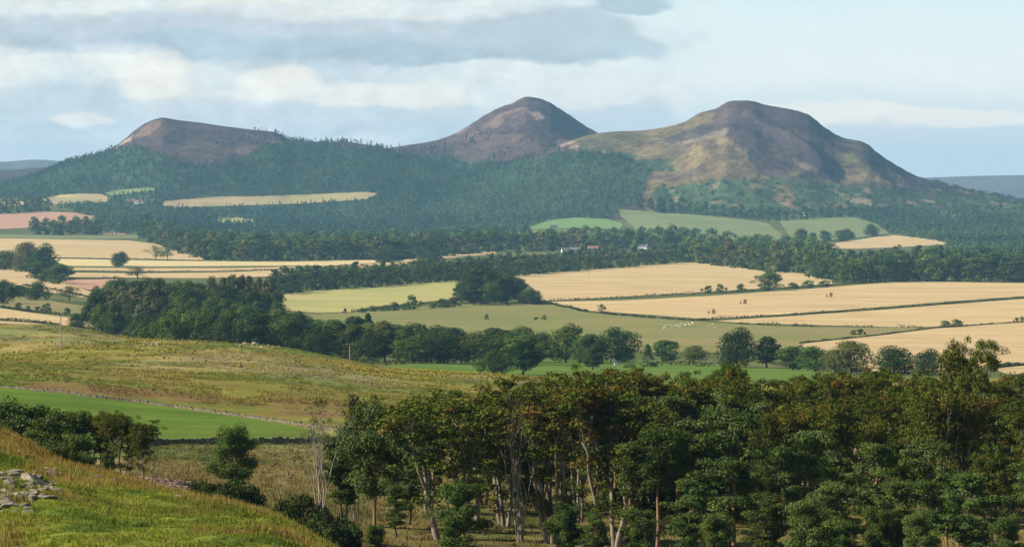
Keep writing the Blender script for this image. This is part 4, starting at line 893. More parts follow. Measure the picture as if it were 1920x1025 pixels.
# the deeper rows of the far woods, hidden but for their tops: one mass
def build_mass():
    V = []; Cc = []
    for pr, p, h, w, a in MASS:
        k = h / pr.h; q = pr.LV * np.array([k * w, k * w, k]); c, s = math.cos(a), math.sin(a)
        V.append(np.stack([q[:, 0]*c - q[:, 1]*s + p.x, q[:, 0]*s + q[:, 1]*c + p.y, q[:, 2] + p.z], 1)); Cc.append(pr.LC * rv.uniform(.75, 1.25))
    V = np.concatenate(V); me = mesh_np('woodland', V, [np.arange(len(V)).reshape(-1, 4)], [L_far]); vcol(me, np.clip(np.concatenate(Cc), .002, .8))
    tag(link('woodland', me), 'tree tops of the inner rows of the distant woods', 'woodland', kind='stuff')
build_mass()
# bushes
for i, (px, row, top, w) in enumerate([(35, 579, 567, 14), (52, 581, 573, 10), (72, 583, 574, 12), (86, 584, 568, 18), (125, 589, 577, 15), (205, 628, 606, 24), (172, 624, 612, 22), (222, 500, 489, 14), (775, 580, 553, 26), (740, 582, 566, 22), (700, 584, 573, 22), (830, 577, 560, 26), (852, 575, 556, 26), (812, 578, 565, 22), (720, 583, 571, 20), (680, 586, 577, 16), (760, 581, 566, 18), (1326, 549, 535, 20), (1352, 548, 532, 18), (1390, 546, 532, 18), (1486, 541, 530, 22), (1515, 540, 525, 26), (1546, 538, 525, 26), (1773, 614, 600, 20), (1795, 613, 598, 22), (1905, 603, 595, 10), (1917, 602, 593, 12), (646, 587, 578, 8), (1220, 688, 678, 40), (1180, 690, 682, 22), (1600, 628, 618, 12), (1615, 628, 616, 14), (1860, 676, 664, 10), (1005, 600, 594, 8), (912, 599, 588, 8), (1020, 600, 590, 10)]):
    base_tree(rv.choice(SH), px, row, top, w, 'dark green field bush standing by a hedge or field edge', 'bush', 'bushes about the fields', 1250)
# ------------------------------------------------------------------ hedges
def hedge(pts, hgt, wid, label, gap=0.0, ymin=1150, col=(.040, .055, .020), leaf=.7, dens=1.0, name='hedge'):
    p = Plant(int(abs(pts[0][0]) * 7 + pts[0][1])); W = []
    for i in range(len(pts) - 1):
        a, b = pts[i], pts[i+1]; n = max(2, int(abs(b[0] - a[0]) / 6))
        for k in range(n): W.append(hit(a[0] + (b[0]-a[0]) * k / n, a[1] + (b[1]-a[1]) * k / n, ymin))
    W.append(hit(*pts[-1], ymin)); c0 = W[len(W)//2]
    for i in range(len(W) - 1):
        L = (W[i+1] - W[i]).length; n = max(1, int(L / (wid * .62)))
        for k in range(n):
            q = W[i].lerp(W[i+1], (k + p.r.random() * .5) / n)
            if gap and vnoise(q.x / 14, q.y / 14, 91) < gap * 2 - 1: continue
            s = .75 + .35 * float(vnoise(q.x / 9, q.y / 9, 92)) + .1 * p.r.normal()
            c = np.array(q - c0); c[2] = gz(q.x, q.y) - c0.z + hgt * .48 * s; c[:2] += p.r.normal(size=2) * wid * .12
            p.clump(c, (wid * .55, wid * .55, hgt * .52 * s), int(12 * dens), leaf, col, .4, .6, .5)
    me = p.leaf_mesh(name, L_far); o = link(name, me); o.location = c0; tag(o, label, 'hedge', 'hedges between the fields'); return o
for a in [
 ([(105, 485), (250, 486), (378, 490)], 2.2, 2.6, 'hedge under the broad straw stubble field at left'),
 ([(124, 509), (270, 511), (440, 509), (560, 504), (650, 498)], 2.2, 2.6, 'dark hedge between the straw strips above the poplar wood'),
 ([(122, 523), (180, 523), (232, 522)], 2.4, 2.6, 'hedge above the reddish tilled patch'),
 ([(-50, 529), (30, 533), (110, 545), (172, 560)], 2.2, 2.4, 'hedge among the scattered trees at far left', .35),
 ([(-50, 571), (0, 576), (60, 585), (110, 590), (182, 594)], 1.8, 2.0, 'hedge between bushy pasture and straw field at left'),
 ([(-50, 597), (0, 600), (60, 604), (112, 610)], 2.4, 2.4, 'thick hedge between two lowest straw fields at left'),
 ([(128, 614), (170, 619), (235, 628)], 2.4, 2.4, 'shrubby hedge above the gorse hillside', .2),
 ([(1000, 566), (1100, 562), (1280, 552), (1400, 547), (1480, 541), (1600, 533), (1690, 527)], 2.6, 2.8, 'long dark hedge under the golden stubble field'),
 ([(1310, 600), (1400, 596), (1480, 592), (1600, 584), (1720, 575), (1840, 566), (1960, 557)], 2.4, 2.6, 'long diagonal hedge under the bale stack field'),
 ([(1055, 574), (1090, 583), (1150, 590), (1220, 596), (1280, 600), (1330, 602)], 2.2, 2.4, 'gappy bushy hedge above the sheep', .5),
 ([(1376, 607), (1500, 612), (1620, 614), (1735, 615)], 2.6, 2.4, 'gappy hedge of small thorn bushes above the sheep pasture', .30),
 ([(1500, 644), (1640, 630), (1750, 616), (1960, 601)], 1.2, 1.4, 'thin low hedge along the top of the near tan field'),
 ([(1855, 691), (1900, 686), (1960, 682)], 1.8, 2.0, 'short hedge at the lower right corner of the tan field'),
 ([(965, 431), (1080, 429), (1165, 433)], 3.0, 4.0, 'far hedge between the two rounded green fields'),
 ([(1163, 393), (1300, 403), (1440, 417)], 3.5, 5.0, 'far hedge along the top of the sloping green field'),
 ([(1470, 454), (1560, 453), (1600, 449), (1680, 440)], 3.5, 5.0, 'far hedge under the five round trees'),
 ([(1205, 687), (1265, 685), (1340, 688)], 2.6, 2.8, 'dark clipped hedge at the back of the bright green field'),
 ([(660, 585), (720, 578), (800, 570), (862, 566)], 2.6, 3.2, 'bushy hedge under the yellow green field', .15),
 ([(1010, 567), (1040, 572), (1060, 577)], 2.4, 3.0, 'short dark hedge right of the copse'),
 ([(640, 675), (700, 683), (760, 684)], 2.4, 3.0, 'low dark hedge at the foot of the long valley row'),
 ([(300, 376), (500, 367), (640, 361), (710, 362)], 4.0, 6.0, 'far tree hedge along the top of the long pale field'),
 ([(0, 387), (100, 384), (200, 381)], 3.5, 5.0, 'far hedge under the pale field at left'),
]: hedge(*a)
# ------------------------------------------------------------------ the hillside forest: thousands of trees that read as one mass
def forest(name, xy, hts, wid, conif, cols, label, nq=26, sz=3.3):
    N = len(xy); r = RNG; P = np.zeros((N, nq, 3)); h = r.random((N, nq)) ** .9
    prof = np.where(conif[:, None], (1 - h) ** .8 * .95 + .04, np.sin(np.pi * np.clip(.14 + .84 * h, 0, 1)) ** .55)
    a = r.random((N, nq)) * 6.283; q = np.sqrt(.35 + .65 * r.random((N, nq))) * prof * wid[:, None] * .5
    P[..., 0] = np.cos(a) * q; P[..., 1] = np.sin(a) * q; P[..., 2] = (.05 + .93 * h) * hts[:, None]
    z = gzs(xy[:, 0], xy[:, 1]); P += np.concatenate([xy, z[:, None]], 1)[:, None]
    nr = np.stack([np.cos(a), np.sin(a), .3 + h * .9], -1) + r.normal(size=(N, nq, 3)) * .45
    pl = Plant(3); pl.r = r; c = cols.repeat(nq, 0)
    nrm = nr.reshape(-1, 3); pl.quads(P.reshape(-1, 3), nrm, sz, (1, 1, 1)); pl.lc[0] = pl.lc[0] * np.repeat(c, 4, 0)
    me = pl.leaf_mesh(name, L_far); o = link(name, me); tag(o, label, 'forest', kind='stuff')
def scatter_px(n, x0, x1, y0, y1):
    u = (RNG.uniform(x0, x1, n) - CX) / FP; y = np.sqrt(RNG.uniform(y0 ** 2, y1 ** 2, n)); return np.stack([u * y, y], 1)
def build_forest():
    xy = scatter_px(56000, -60, 1990, 4900, 9900); u = xy[:, 0] / xy[:, 1]
    i = np.clip(np.searchsorted(UU, u), 0, len(UU) - 1); j = np.clip(np.searchsorted(YY, xy[:, 1]), 0, len(YY) - 1)
    ok = WOODMASK[j, i] > .5
    px, pr = CX + u * FP, HY - gzs(xy[:, 0], xy[:, 1]) / xy[:, 1] * FP
    for f in FIELDS:
        if f[4] >= 4000:
            P = [(a, b + 1.0) for a, b in f[1]]
            ok &= ~inpoly(px, pr, P); ok &= ~inpoly(px, pr - 4, P)
    ok &= ~((pr > 440) & (px < 960)) ; ok &= ~((px > 960) & (px < 1200) & (pr > 436))
    xy = xy[ok]; px = px[ok]; pr = pr[ok]; n = len(xy)
    cn = fbm(xy[:, 0] / 260, xy[:, 1] / 340, 3, 81); conif = (cn > -.05) & (RNG.random(n) < .85)
    h = np.where(conif, RNG.uniform(9, 17, n), RNG.uniform(8, 14, n)); w = np.where(conif, RNG.uniform(7, 10, n), RNG.uniform(10, 15, n))
    base = np.where(conif[:, None], np.array([[.050, .098, .056]]), np.array([[.092, .142, .064]]))
    tone = 1 + .35 * fbm(xy[:, 0] / 120, xy[:, 1] / 160, 3, 83) + RNG.normal(0, .16, n)
    forest('forest', xy, h, w, conif, base * np.clip(tone, .4, 1.8)[:, None], 'dark mixed forest covering the lower slopes of the hills', 20, 2.6)
    # scrub, gorse and lone pines on the open flanks
    s = scatter_px(7500, 180, 1990, 6900, 9500); pxs = CX + s[:, 0] / s[:, 1] * FP; prs = HY - gzs(s[:, 0], s[:, 1]) / s[:, 1] * FP
    dn = fbm(s[:, 0] / 160, s[:, 1] / 220, 3, 85)
    low = inpoly(pxs, prs, [(1100,290),(1230,310),(1300,338),(1480,330),(1700,345),(1760,340),(1995,376),(1995,410),(1220,420),(1200,340)]) & (dn > -.12)
    mid = inpoly(pxs, prs, [(370,262),(545,245),(720,268),(860,270),(900,240),(950,250),(1060,280),(1040,300),(700,300),(400,310)]) & (dn > -.02)
    ridge = inpoly(pxs, prs, [(470,238),(560,258),(720,272),(720,284),(560,268),(470,250)]) & (RNG.random(len(s)) < .22)
    inf = np.zeros(len(s), bool)
    for f in FIELDS:
        if f[4] >= 4000: inf |= inpoly(pxs, prs, f[1])
    k = (low | mid | ridge) & ~inf; s = s[k]; n = len(s); lo = low[k]
    h = np.where(lo, RNG.uniform(3, 8, n), RNG.uniform(6, 14, n)); w = np.where(lo, RNG.uniform(6, 13, n), RNG.uniform(5, 9, n))
    forest('hill_scrub_vegetation', s, h, w, ~lo & (RNG.random(n) < .6), np.array([[.042, .072, .036]]) * RNG.uniform(.7, 1.35, (n, 1)), 'dark scrub and scattered trees on the open hill flanks', 16, 2.6)
build_forest()

# ------------------------------------------------------------------ small parts: boxes, prisms
def boxes_mesh(name, items, mat, bevel=0):
    """items: (centre, size, rot z) -> one mesh of boxes"""
    V = []; F = []; n = 0
    for c, s, a in items:
        ca, sa = math.cos(a), math.sin(a)
        for k in range(8):
            x, y, z = ((k & 1) - .5) * s[0], ((k >> 1 & 1) - .5) * s[1], ((k >> 2 & 1) - .5) * s[2]
            V.append((c[0] + x*ca - y*sa, c[1] + x*sa + y*ca, c[2] + z))
        F += [(n, n+2, n+3, n+1), (n+4, n+5, n+7, n+6), (n, n+1, n+5, n+4), (n+2, n+6, n+7, n+3), (n, n+4, n+6, n+2), (n+1, n+3, n+7, n+5)]; n += 8
    return mesh_np(name, V, [F], [mat])
M_wood = bark_mat('weathered_pole_wood', (.34, .27, .20), (.24, .19, .14)); M_metal = flat_mat('grey_metal', (.55, .57, .58), .1, 2, .45); M_porc = flat_mat('pale_insulator', (.6, .6, .58), .05, 3, .3)
M_stone = None
def stone_mat(name, c1, c2, sc):
    m, t, out = new_mat(name); p = t.new('ShaderNodeTexCoord').outputs['Object']; n = t.noise(p, sc, 6, .65); n2 = t.noise(p, sc * 5, 4, .6)
    c = t.mix(t.ramp(n, [(.4, 0.0), (.62, 1.0)]), c1, c2); c = t.mix(t.ramp(n2, [(.55, 0.0), (.7, .6)]), c, (.30, .30, .22))
    bsdf(t, out, c, .9, t.math('ADD', n, t.math('MULTIPLY', n2, .5)), .7, .08, .1); return m
M_stone = stone_mat('drystone', (.17, .155, .10), (.10, .09, .06), 1.2); M_rock = stone_mat('outcrop_rock', (.27, .225, .17), (.13, .105, .08), 2.2)
# ------------------------------------------------------------------ dry stone walls
def stone_wall(pts, hgt, label, ymin):
    r = np.random.default_rng(int(pts[0][0] + 999)); W = [hit(p[0], p[1], ymin) for p in pts]; items = []; c0 = W[0]
    for i in range(len(W) - 1):
        a, b = W[i], W[i+1]; L = (b.xy - a.xy).length; an = math.atan2(b.y - a.y, b.x - a.x); d = 0
        while d < L:
            w = r.uniform(.35, .8); q = a.lerp(b, min(1, (d + w / 2) / L)); z = gz(q.x, q.y) - c0.z - .25; hh = hgt * (1 + .10 * float(vnoise(q.x / 6, q.y / 6, 97))); k = 0
            while k < hh:
                t = r.uniform(.26, .42) if k < hh - .3 else r.uniform(.22, .34)
                items.append(((q.x - c0.x + r.normal() * .03, q.y - c0.y + r.normal() * .03, z + k + t / 2), (w * r.uniform(.8, 1.02), .62 - .16 * k / hh + r.normal() * .04, t * .97), an + r.normal() * .05)); k += t
            d += w
    o = link('stone_wall', boxes_mesh('stone_wall', items, M_stone)); o.location = c0; tag(o, label, 'stone wall'); return o
stone_wall([(-70, 722), (0, 726), (100, 735), (180, 745), (250, 753), (330, 763), (400, 773), (470, 783), (540, 793), (600, 803), (640, 808)], .48, 'pale dry stone wall running down the top of the vivid green field', 400)
stone_wall([(250, 837), (300, 833.5), (400, 833), (500, 832.5), (600, 832), (700, 833), (790, 835)], .95, 'dark shaded dry stone wall along the bottom of the vivid green field', 380)
# ------------------------------------------------------------------ poles
def post_mesh(name, h, r0, r1, mat):
    p = Plant(1); p.tube([(0, 0, -.6), (0, 0, h * .5), (0, 0, h)], [r0, (r0 + r1) / 2, r1], 8); me = p.wood_mesh(name, mat); return me
def pole(px, Y, toprow, label, arm=1.8, az=.3):
    loc = at(px, Y); h = rows_h(loc, toprow); o = bpy.data.objects.new('utility_pole', None); COL.objects.link(o); o.location = loc
    link('post', post_mesh('post', h, .17, .12, M_wood), o)
    link('cross_arm', boxes_mesh('cross_arm', [((0, 0, h - .35), (arm, .12, .14), az)], M_wood), o)
    for s in (-.9, 0, .9):
        q = Plant(2); x, y = math.cos(az) * arm * .5 * s, math.sin(az) * arm * .5 * s
        q.tube([(x, y, h - .28), (x, y, h - .15), (x, y, h - .02)], [.05, .09, .05], 6); link('insulator', q.wood_mesh('insulator', M_porc), o)
    tag(o, label, 'utility pole'); return o
pole(114, 913, 588, 'wooden utility pole standing on the gorse hillside at left', 1.6, .5)
pole(656, 1080, 643, 'wooden utility pole at the right shoulder of the gorse hillside', 1.8, .2)
p_ = hit(1104, 522, 2000); pole(1104, p_.y, 503, 'distant pole alone in the golden stubble field', 2.5, .2)
p_ = hit(341, 499, 2000); pole(341, p_.y, 481, 'distant pole in the pale straw strips at left', 2.5, .2)
p_ = hit(672, 503, 2000); pole(672, p_.y, 488, 'distant pole beside the dark rounded tree on the straw strip', 2.5, .2)
def twin_pole():
    Y = 1180; a = at(1150, Y); b = at(1159, Y + 3); h = rows_h(a, 677); o = bpy.data.objects.new('transformer_pole', None); COL.objects.link(o); o.location = a
    link('post', post_mesh('post', h, .17, .13, M_wood), o); m2 = link('post', post_mesh('post', h - .5, .17, .13, M_wood), o); m2.location = (b.x - a.x, b.y - a.y, b.z - a.z)
    link('cross_arm', boxes_mesh('cross_arm', [((.8, 1.2, h - .1), (2.6, .22, .2), .2)], M_metal), o)
    t = link('transformer', boxes_mesh('transformer', [((.85, 1.2, h - 1.0), (.9, .7, 1.0), .2), ((.85, 1.2, h - .46), (.7, .5, .1), .2)], M_metal), o)
    tag(o, 'twin wooden poles carrying a transformer above the front wood', 'utility pole')
twin_pole()
# ------------------------------------------------------------------ bale stacks
M_bale = [flat_mat('straw_bale', (.42, .31, .17), .2, 3, .95), flat_mat('straw_bale_weathered', (.30, .21, .12), .2, 3, .95)]
def bale_mesh(k):
    import bmesh
    bm = bmesh.new(); bmesh.ops.create_cube(bm, size=1); bmesh.ops.scale(bm, vec=(2.4, 1.25, 1.25), verts=bm.verts)
    bmesh.ops.bevel(bm, geom=bm.edges[:], offset=.09, segments=2, affect='EDGES'); bmesh.ops.subdivide_edges(bm, edges=[e for e in bm.edges if e.calc_length() > 1], cuts=3, use_grid_fill=True)
    rn = random.Random(k)
    for v in bm.verts: v.co += v.normal * rn.uniform(-.03, .03)
    me = bpy.data.meshes.new('straw_bale'); bm.to_mesh(me); bm.free(); me.materials.append(M_bale[k % 2]); return me
BALES = [bale_mesh(k) for k in range(4)]
for px, row, where in ((1338, 589, 'stack nearest the gappy hedge'), (1397, 570, 'middle stack of three'), (1558, 557, 'stack farthest up the field')):
    c = hit(px, row, 2000)
    for iy in range(2):
        for iz in range(3):
            b = link('straw_bale', BALES[rv.randrange(4)]); b.rotation_euler = (0, 0, rv.uniform(-.02, .02) + .04)
            b.location = (c.x + rv.uniform(-.05, .05), c.y + iy * 1.3, c.z + .62 + iz * 1.26)
            tag(b, f'straw bale in the {"bottom" if iz == 0 else "middle" if iz == 1 else "top"} {"front" if iy == 0 else "rear"} place of the {where}', 'straw bale', 'straw bales stacked on the stubble')
    for iz in range(2):
        b = link('straw_bale', BALES[rv.randrange(4)]); b.rotation_euler = (0, 0, 1.57 + rv.uniform(-.02, .02)); b.location = (c.x - 3.4, c.y + .8, c.z + .62 + iz * 1.26)
        tag(b, f'straw bale {"on the ground" if iz == 0 else "lifted on another"} in the pile left of the {where}', 'straw bale', 'straw bales stacked on the stubble')
# ------------------------------------------------------------------ animals
def animal(name, joints, edges, mat, sub=1):
    me = bpy.data.meshes.new(name); me.from_pydata([j[0] for j in joints], edges, []); o = link(name, me)
    m = o.modifiers.new('skin', 'SKIN'); o.modifiers.new('sub', 'SUBSURF').levels = sub; o.modifiers['sub'].render_levels = sub
    for v, j in zip(me.skin_vertices[0].data, joints): v.radius = j[1]
    me.skin_vertices[0].data[0].use_root = True
    ev = o.evaluated_get(bpy.context.evaluated_depsgraph_get()); m2 = bpy.data.meshes.new_from_object(ev); m2.materials.clear(); m2.materials.append(mat)
    for p in m2.polygons: p.use_smooth = True
    bpy.data.objects.remove(o); return m2
def beast(L, H, body, head_low, leg):
    J = [((0, 0, H * .64), (body, body)), ((L * .36, 0, H * .66), (body * .9, body * .95)), ((L * .52, 0, H * (.60 if head_low else .86)), (body * .42,) * 2), ((L * .68, 0, H * (.34 if head_low else 1.02)), (body * .36,) * 2), ((L * .84, 0, H * (.16 if head_low else .96)), (body * .22,) * 2),
         ((-L * .36, 0, H * .65), (body * .92, body * .92)), ((-L * .47, 0, H * .60), (body * .25,) * 2), ((-L * .50, 0, H * .35), (.03, .03))]
    E = [(0, 1), (1, 2), (2, 3), (3, 4), (0, 5), (5, 6), (6, 7)]
    for b, x in ((1, L * .34), (5, -L * .36)):
        for s in (-1, 1):
            n = len(J); k = (.03 if b == 1 else -.05) * L
            J += [((x, s * body * .55, H * .42), (leg * 1.5,) * 2), ((x + k, s * body * .55, H * .22), (leg,) * 2), ((x, s * body * .55, .0), (leg,) * 2)]; E += [(b, n), (n, n+1), (n+1, n+2)]
    return J, E
M_fleece = flat_mat('cream_fleece', (.66, .58, .46), .1, 6, .95); M_cow = flat_mat('black_hide', (.02, .018, .016), .2, 3, .6)
SHEEP = [animal('sheep', *beast(1.25, .92, .30, hl, .055), M_fleece) for hl in (True, False)]
for i in range(26):
    t = i / 25; px = 1246 + 62 * t + rv.uniform(-4, 4); row = 614 - 8 * t + rv.uniform(-3, 3); c = hit(px, row, 1700)
    o = link('sheep', SHEEP[i % 3 == 0]); o.location = c; o.rotation_euler = (0, 0, rv.uniform(0, 6.28)); k = rv.uniform(.95, 1.12); o.scale = (k, k, k)
    tag(o, 'cream sheep in the loose flock below the gappy hedge', 'sheep', 'flock of sheep on the pasture')
for px, row in ((1328, 612), (1336, 609), (1340, 615)):
    c = hit(px, row, 1700); o = link('sheep', SHEEP[0]); o.location = c; o.rotation_euler = (0, 0, rv.uniform(0, 6.28)); tag(o, 'cream sheep grazing apart, right of the loose flock', 'sheep', 'sheep apart from the flock')
c = hit(952, 574, 1700); o = link('cow', animal('cow', *beast(2.3, 1.5, .42, True, .09), M_cow)); o.location = c; o.rotation_euler = (0, 0, .2); o.scale = (1.2, 1.2, 1.2); tag(o, 'black cow alone at the top of the olive pasture', 'cow')
# ------------------------------------------------------------------ cottages and farm buildings
M_white = flat_mat('white_harling', (.78, .77, .73), .06, .8); M_sand = flat_mat('sandstone', (.42, .33, .26), .15, .8); M_slate = flat_mat('slate_roof', (.13, .135, .15), .2, 1.2, .6); M_tile = flat_mat('red_tile_roof', (.30, .16, .11), .2, 1.2, .8); M_glass = flat_mat('dark_window', (.03, .035, .04), .1, 1, .2)
def cottage(px, row, L, D, H, wall, roof, rz, label, ymin, chim=2, name='cottage'):
    c = hit(px, row, ymin); o = bpy.data.objects.new(name, None); COL.objects.link(o); o.location = c; o.rotation_euler = (0, 0, rz); rh = D * .42
    V = [(-L/2,-D/2,-1),(L/2,-D/2,-1),(L/2,D/2,-1),(-L/2,D/2,-1),(-L/2,-D/2,H),(L/2,-D/2,H),(L/2,D/2,H),(-L/2,D/2,H),(-L/2,0,H+rh),(L/2,0,H+rh)]
    me = mesh_np('wall', V, [[(0,1,5,4),(2,3,7,6)], [(1,2,6,9,5),(3,0,4,8,7)]], [wall]); link('wall', me, o)
    e = .35; t = .18; V = []
    for y, z in ((-D/2-e, H-e*.84), (0, H+rh), (D/2+e, H-e*.84)):
        for dz in (.02, t + .02):
            for x in (-L/2-e, L/2+e): V.append((x, y, z + dz))
    F = [(2,3,7,6),(6,7,11,10),(0,4,5,1),(4,8,9,5),(0,2,6,4),(4,6,10,8),(1,5,7,3),(5,9,11,7),(0,1,3,2),(8,10,11,9)]
    r = link('roof', mesh_np('roof', V, [F], [roof]), o)
    for k in range(chim): link('chimney', boxes_mesh('chimney', [(((-1, 1)[k] * L * .46, 0, H + rh + .3), (.6, .9, 1.5), 0)], wall), r)
    n = max(2, int(L / 3.2))
    for k in range(n):
        x = -L/2 + (k + .5) * L / n
        if k == n // 2: link('door', boxes_mesh('door', [((x, -D/2 - .02, 1.0), (.95, .08, 2.0), 0)], M_slate), o)
        else: link('window', boxes_mesh('window', [((x, -D/2 - .02, 1.5), (.9, .08, 1.2), 0)], M_glass), o)
    tag(o, label, 'house' if name == 'cottage' else 'farm building'); return o
for a in [
 (184, 430, 12, 9, 5, M_white, M_slate, .9, 'white gabled farmhouse at the end of the far left wood', 4000, 2),
 (170, 431, 14, 8, 3.5, M_sand, M_slate, .3, 'low stone barn left of the white gabled farmhouse', 4000, 0, 'barn'),
 (244, 381, 16, 9, 4.5, M_sand, M_tile, .2, 'sandstone farmhouse below the left hill, left of the farm group', 5000, 2),
 (262, 382, 22, 9, 4, M_white, M_tile, -.1, 'long pale steading in the middle of the farm below the left hill', 5000, 0, 'barn'),
 (284, 381, 14, 9, 4.5, M_sand, M_slate, .1, 'stone barn at the right of the farm below the left hill', 5000, 0, 'barn'),
 (941, 428, 11, 8, 5, M_white, M_slate, .3, 'white farmhouse left of the rounded green field', 4000, 2),
 (1038, 427, 14, 7, 3, M_sand, M_slate, .1, 'long low sandstone cottage on the rounded green field', 4000, 2),
 (1062, 475, 13, 8, 4, M_white, M_slate, .2, 'white cottage among village trees, leftmost of the roofs', 3800, 2),
 (1080, 474, 13, 8, 4, M_sand, M_slate, -.3, 'stone cottage second from the left among the village trees', 3800, 2),
 (1112, 471, 14, 8, 4, M_sand, M_tile, .2, 'red-roofed cottage among the village trees', 3800, 2),
 (1170, 470, 16, 8, 4, M_white, M_slate, .1, 'white long cottage in the gap between the village trees', 3800, 2),
 (1206, 469, 13, 8, 4.5, M_white, M_slate, -.4, 'white cottage at the right of the village trees', 3800, 2),
 (1236, 467, 16, 8, 4, M_white, M_slate, .2, 'pale cottage at the far right end of the village', 3800, 2),
 (1513, 404, 12, 8, 5, M_white, M_slate, .3, 'white cottage alone below the right hill', 5000, 2),
 (1836, 466, 11, 7, 3.5, M_white, M_slate, .1, 'small white house, leftmost of four under the far wood', 4300, 1),
 (1852, 466, 11, 7, 3.5, M_white, M_slate, -.1, 'small white house, second of four under the far wood', 4300, 1),
 (1868, 465, 11, 7, 3.5, M_white, M_slate, .1, 'small white house, third of four under the far wood', 4300, 1),
 (1893, 467, 13, 7, 3.5, M_white, M_slate, .2, 'small white house, rightmost of four under the far wood', 4300, 1),
]: cottage(*a)
# ------------------------------------------------------------------ rocks
def rock_mesh(seed):
    import bmesh
    bm = bmesh.new(); bmesh.ops.create_icosphere(bm, subdivisions=4, radius=1); r = np.random.default_rng(seed)
    co = np.array([v.co[:] for v in bm.verts])
    for k in range(9):                                     # split faces like bedded rock
        n = r.normal(size=3); n[2] *= .8; n /= np.linalg.norm(n); d = r.uniform(.35, .75); s = co @ n; co -= np.maximum(s - d, 0)[:, None] * n * .98
    co *= 1 + .07 * fbm(co[:, 0] * 2.1 + seed, co[:, 1] * 2.1 + co[:, 2] * 1.7, 4, seed)[:, None]
    for v, c in zip(bm.verts, co): v.co = c
    me = bpy.data.meshes.new('rock'); bm.to_mesh(me); bm.free(); me.materials.append(M_rock); return me
ROCKS = [rock_mesh(500 + k) for k in range(6)]
def rock(px, row, wpx, hpx, label, group=None, ymin=70, flat=1.0):
    c = hit(px, row, ymin); w = wpx / FP * c.y / 2; h = hpx / FP * c.y
    o = link('rock', ROCKS[rv.randrange(6)]); o.location = (c.x, c.y, c.z + h * .02); o.scale = (w, w * rv.uniform(.7, 1.1), h * .70 * flat); o.rotation_euler = (rv.uniform(-.12, .12), rv.uniform(-.12, .12), rv.uniform(-.4, .4) + (3.14 if rv.random() < .5 else 0))
    tag(o, label, 'rock', group); return o
KR = 'rocks of the knoll outcrop'
for a in [(58, 903, 66, 26, 'largest pale rock slab of the outcrop on the grassy knoll'), (72, 886, 28, 12, 'small light rock on top of the knoll outcrop'), (24, 884, 42, 9, 'thin flat slab at the upper left of the knoll outcrop'), (93, 905, 34, 12, 'rock at the right end of the largest slab on the knoll'),
          (14, 898, 36, 12, 'grey rock at the left frame edge above the lower slabs of the knoll'), (36, 930, 52, 14, 'flat slab in the lower middle of the knoll outcrop'), (8, 945, 44, 14, 'lowest slab of the knoll outcrop at the left frame edge'), (12, 922, 46, 12, 'slab between the grey edge rock and the lowest slab'), (62, 922, 30, 9, 'small slab below the largest rock of the knoll'),
          (110, 900, 16, 9, 'little rock farthest right in the knoll outcrop'), (172, 893, 46, 9, 'flat rock on the knoll edge left of a longer one'), (206, 903, 52, 9, 'long flat rock on the knoll edge under the reddish beeches'), (230, 911, 26, 6, 'small flat rock at the right end of the knoll edge slabs'),
          (118, 926, 8, 6, 'single small stone in the grass right of the outcrop'), (199, 960, 9, 7, 'single pale stone low on the grassy knoll'), (205, 948, 6, 5, 'tiny pale stone above another in the knoll grass'), (330, 931, 38, 9, 'half-buried slab on the knoll edge above the pinkish stones'), (372, 938, 22, 9, 'broken brownish rock near the brown grass of the knoll edge')]: rock(*a[:5], KR)
HR = 'rocks of the hillside outcrops'
for i in range(9): rock(272 + i * 8 + rv.uniform(-3, 3), 645 + rv.uniform(-3, 1.5), rv.uniform(8, 16), rv.uniform(5, 8), 'rock in the low outcrop on the crest at the left of the gorse hillside', 'rocks of the left crest outcrop', 800)
for i in range(10): rock(446 + i * 5.4 + rv.uniform(-3, 3), 652 - 8 * math.sin(i / 9 * 3.1) + rv.uniform(-2, 2), rv.uniform(8, 15), rv.uniform(6, 9), 'rock in the knobbly outcrop on the middle crest of the gorse hillside', 'rocks of the middle crest outcrop', 800)
for i in range(5): rock(506 + i * 8 + rv.uniform(-3, 3), 650 + rv.uniform(-2, 2), rv.uniform(6, 12), rv.uniform(4, 6), 'rock in the small outcrop right of the knobbly one on the hillside crest', 'rocks of the right crest outcrop', 800)
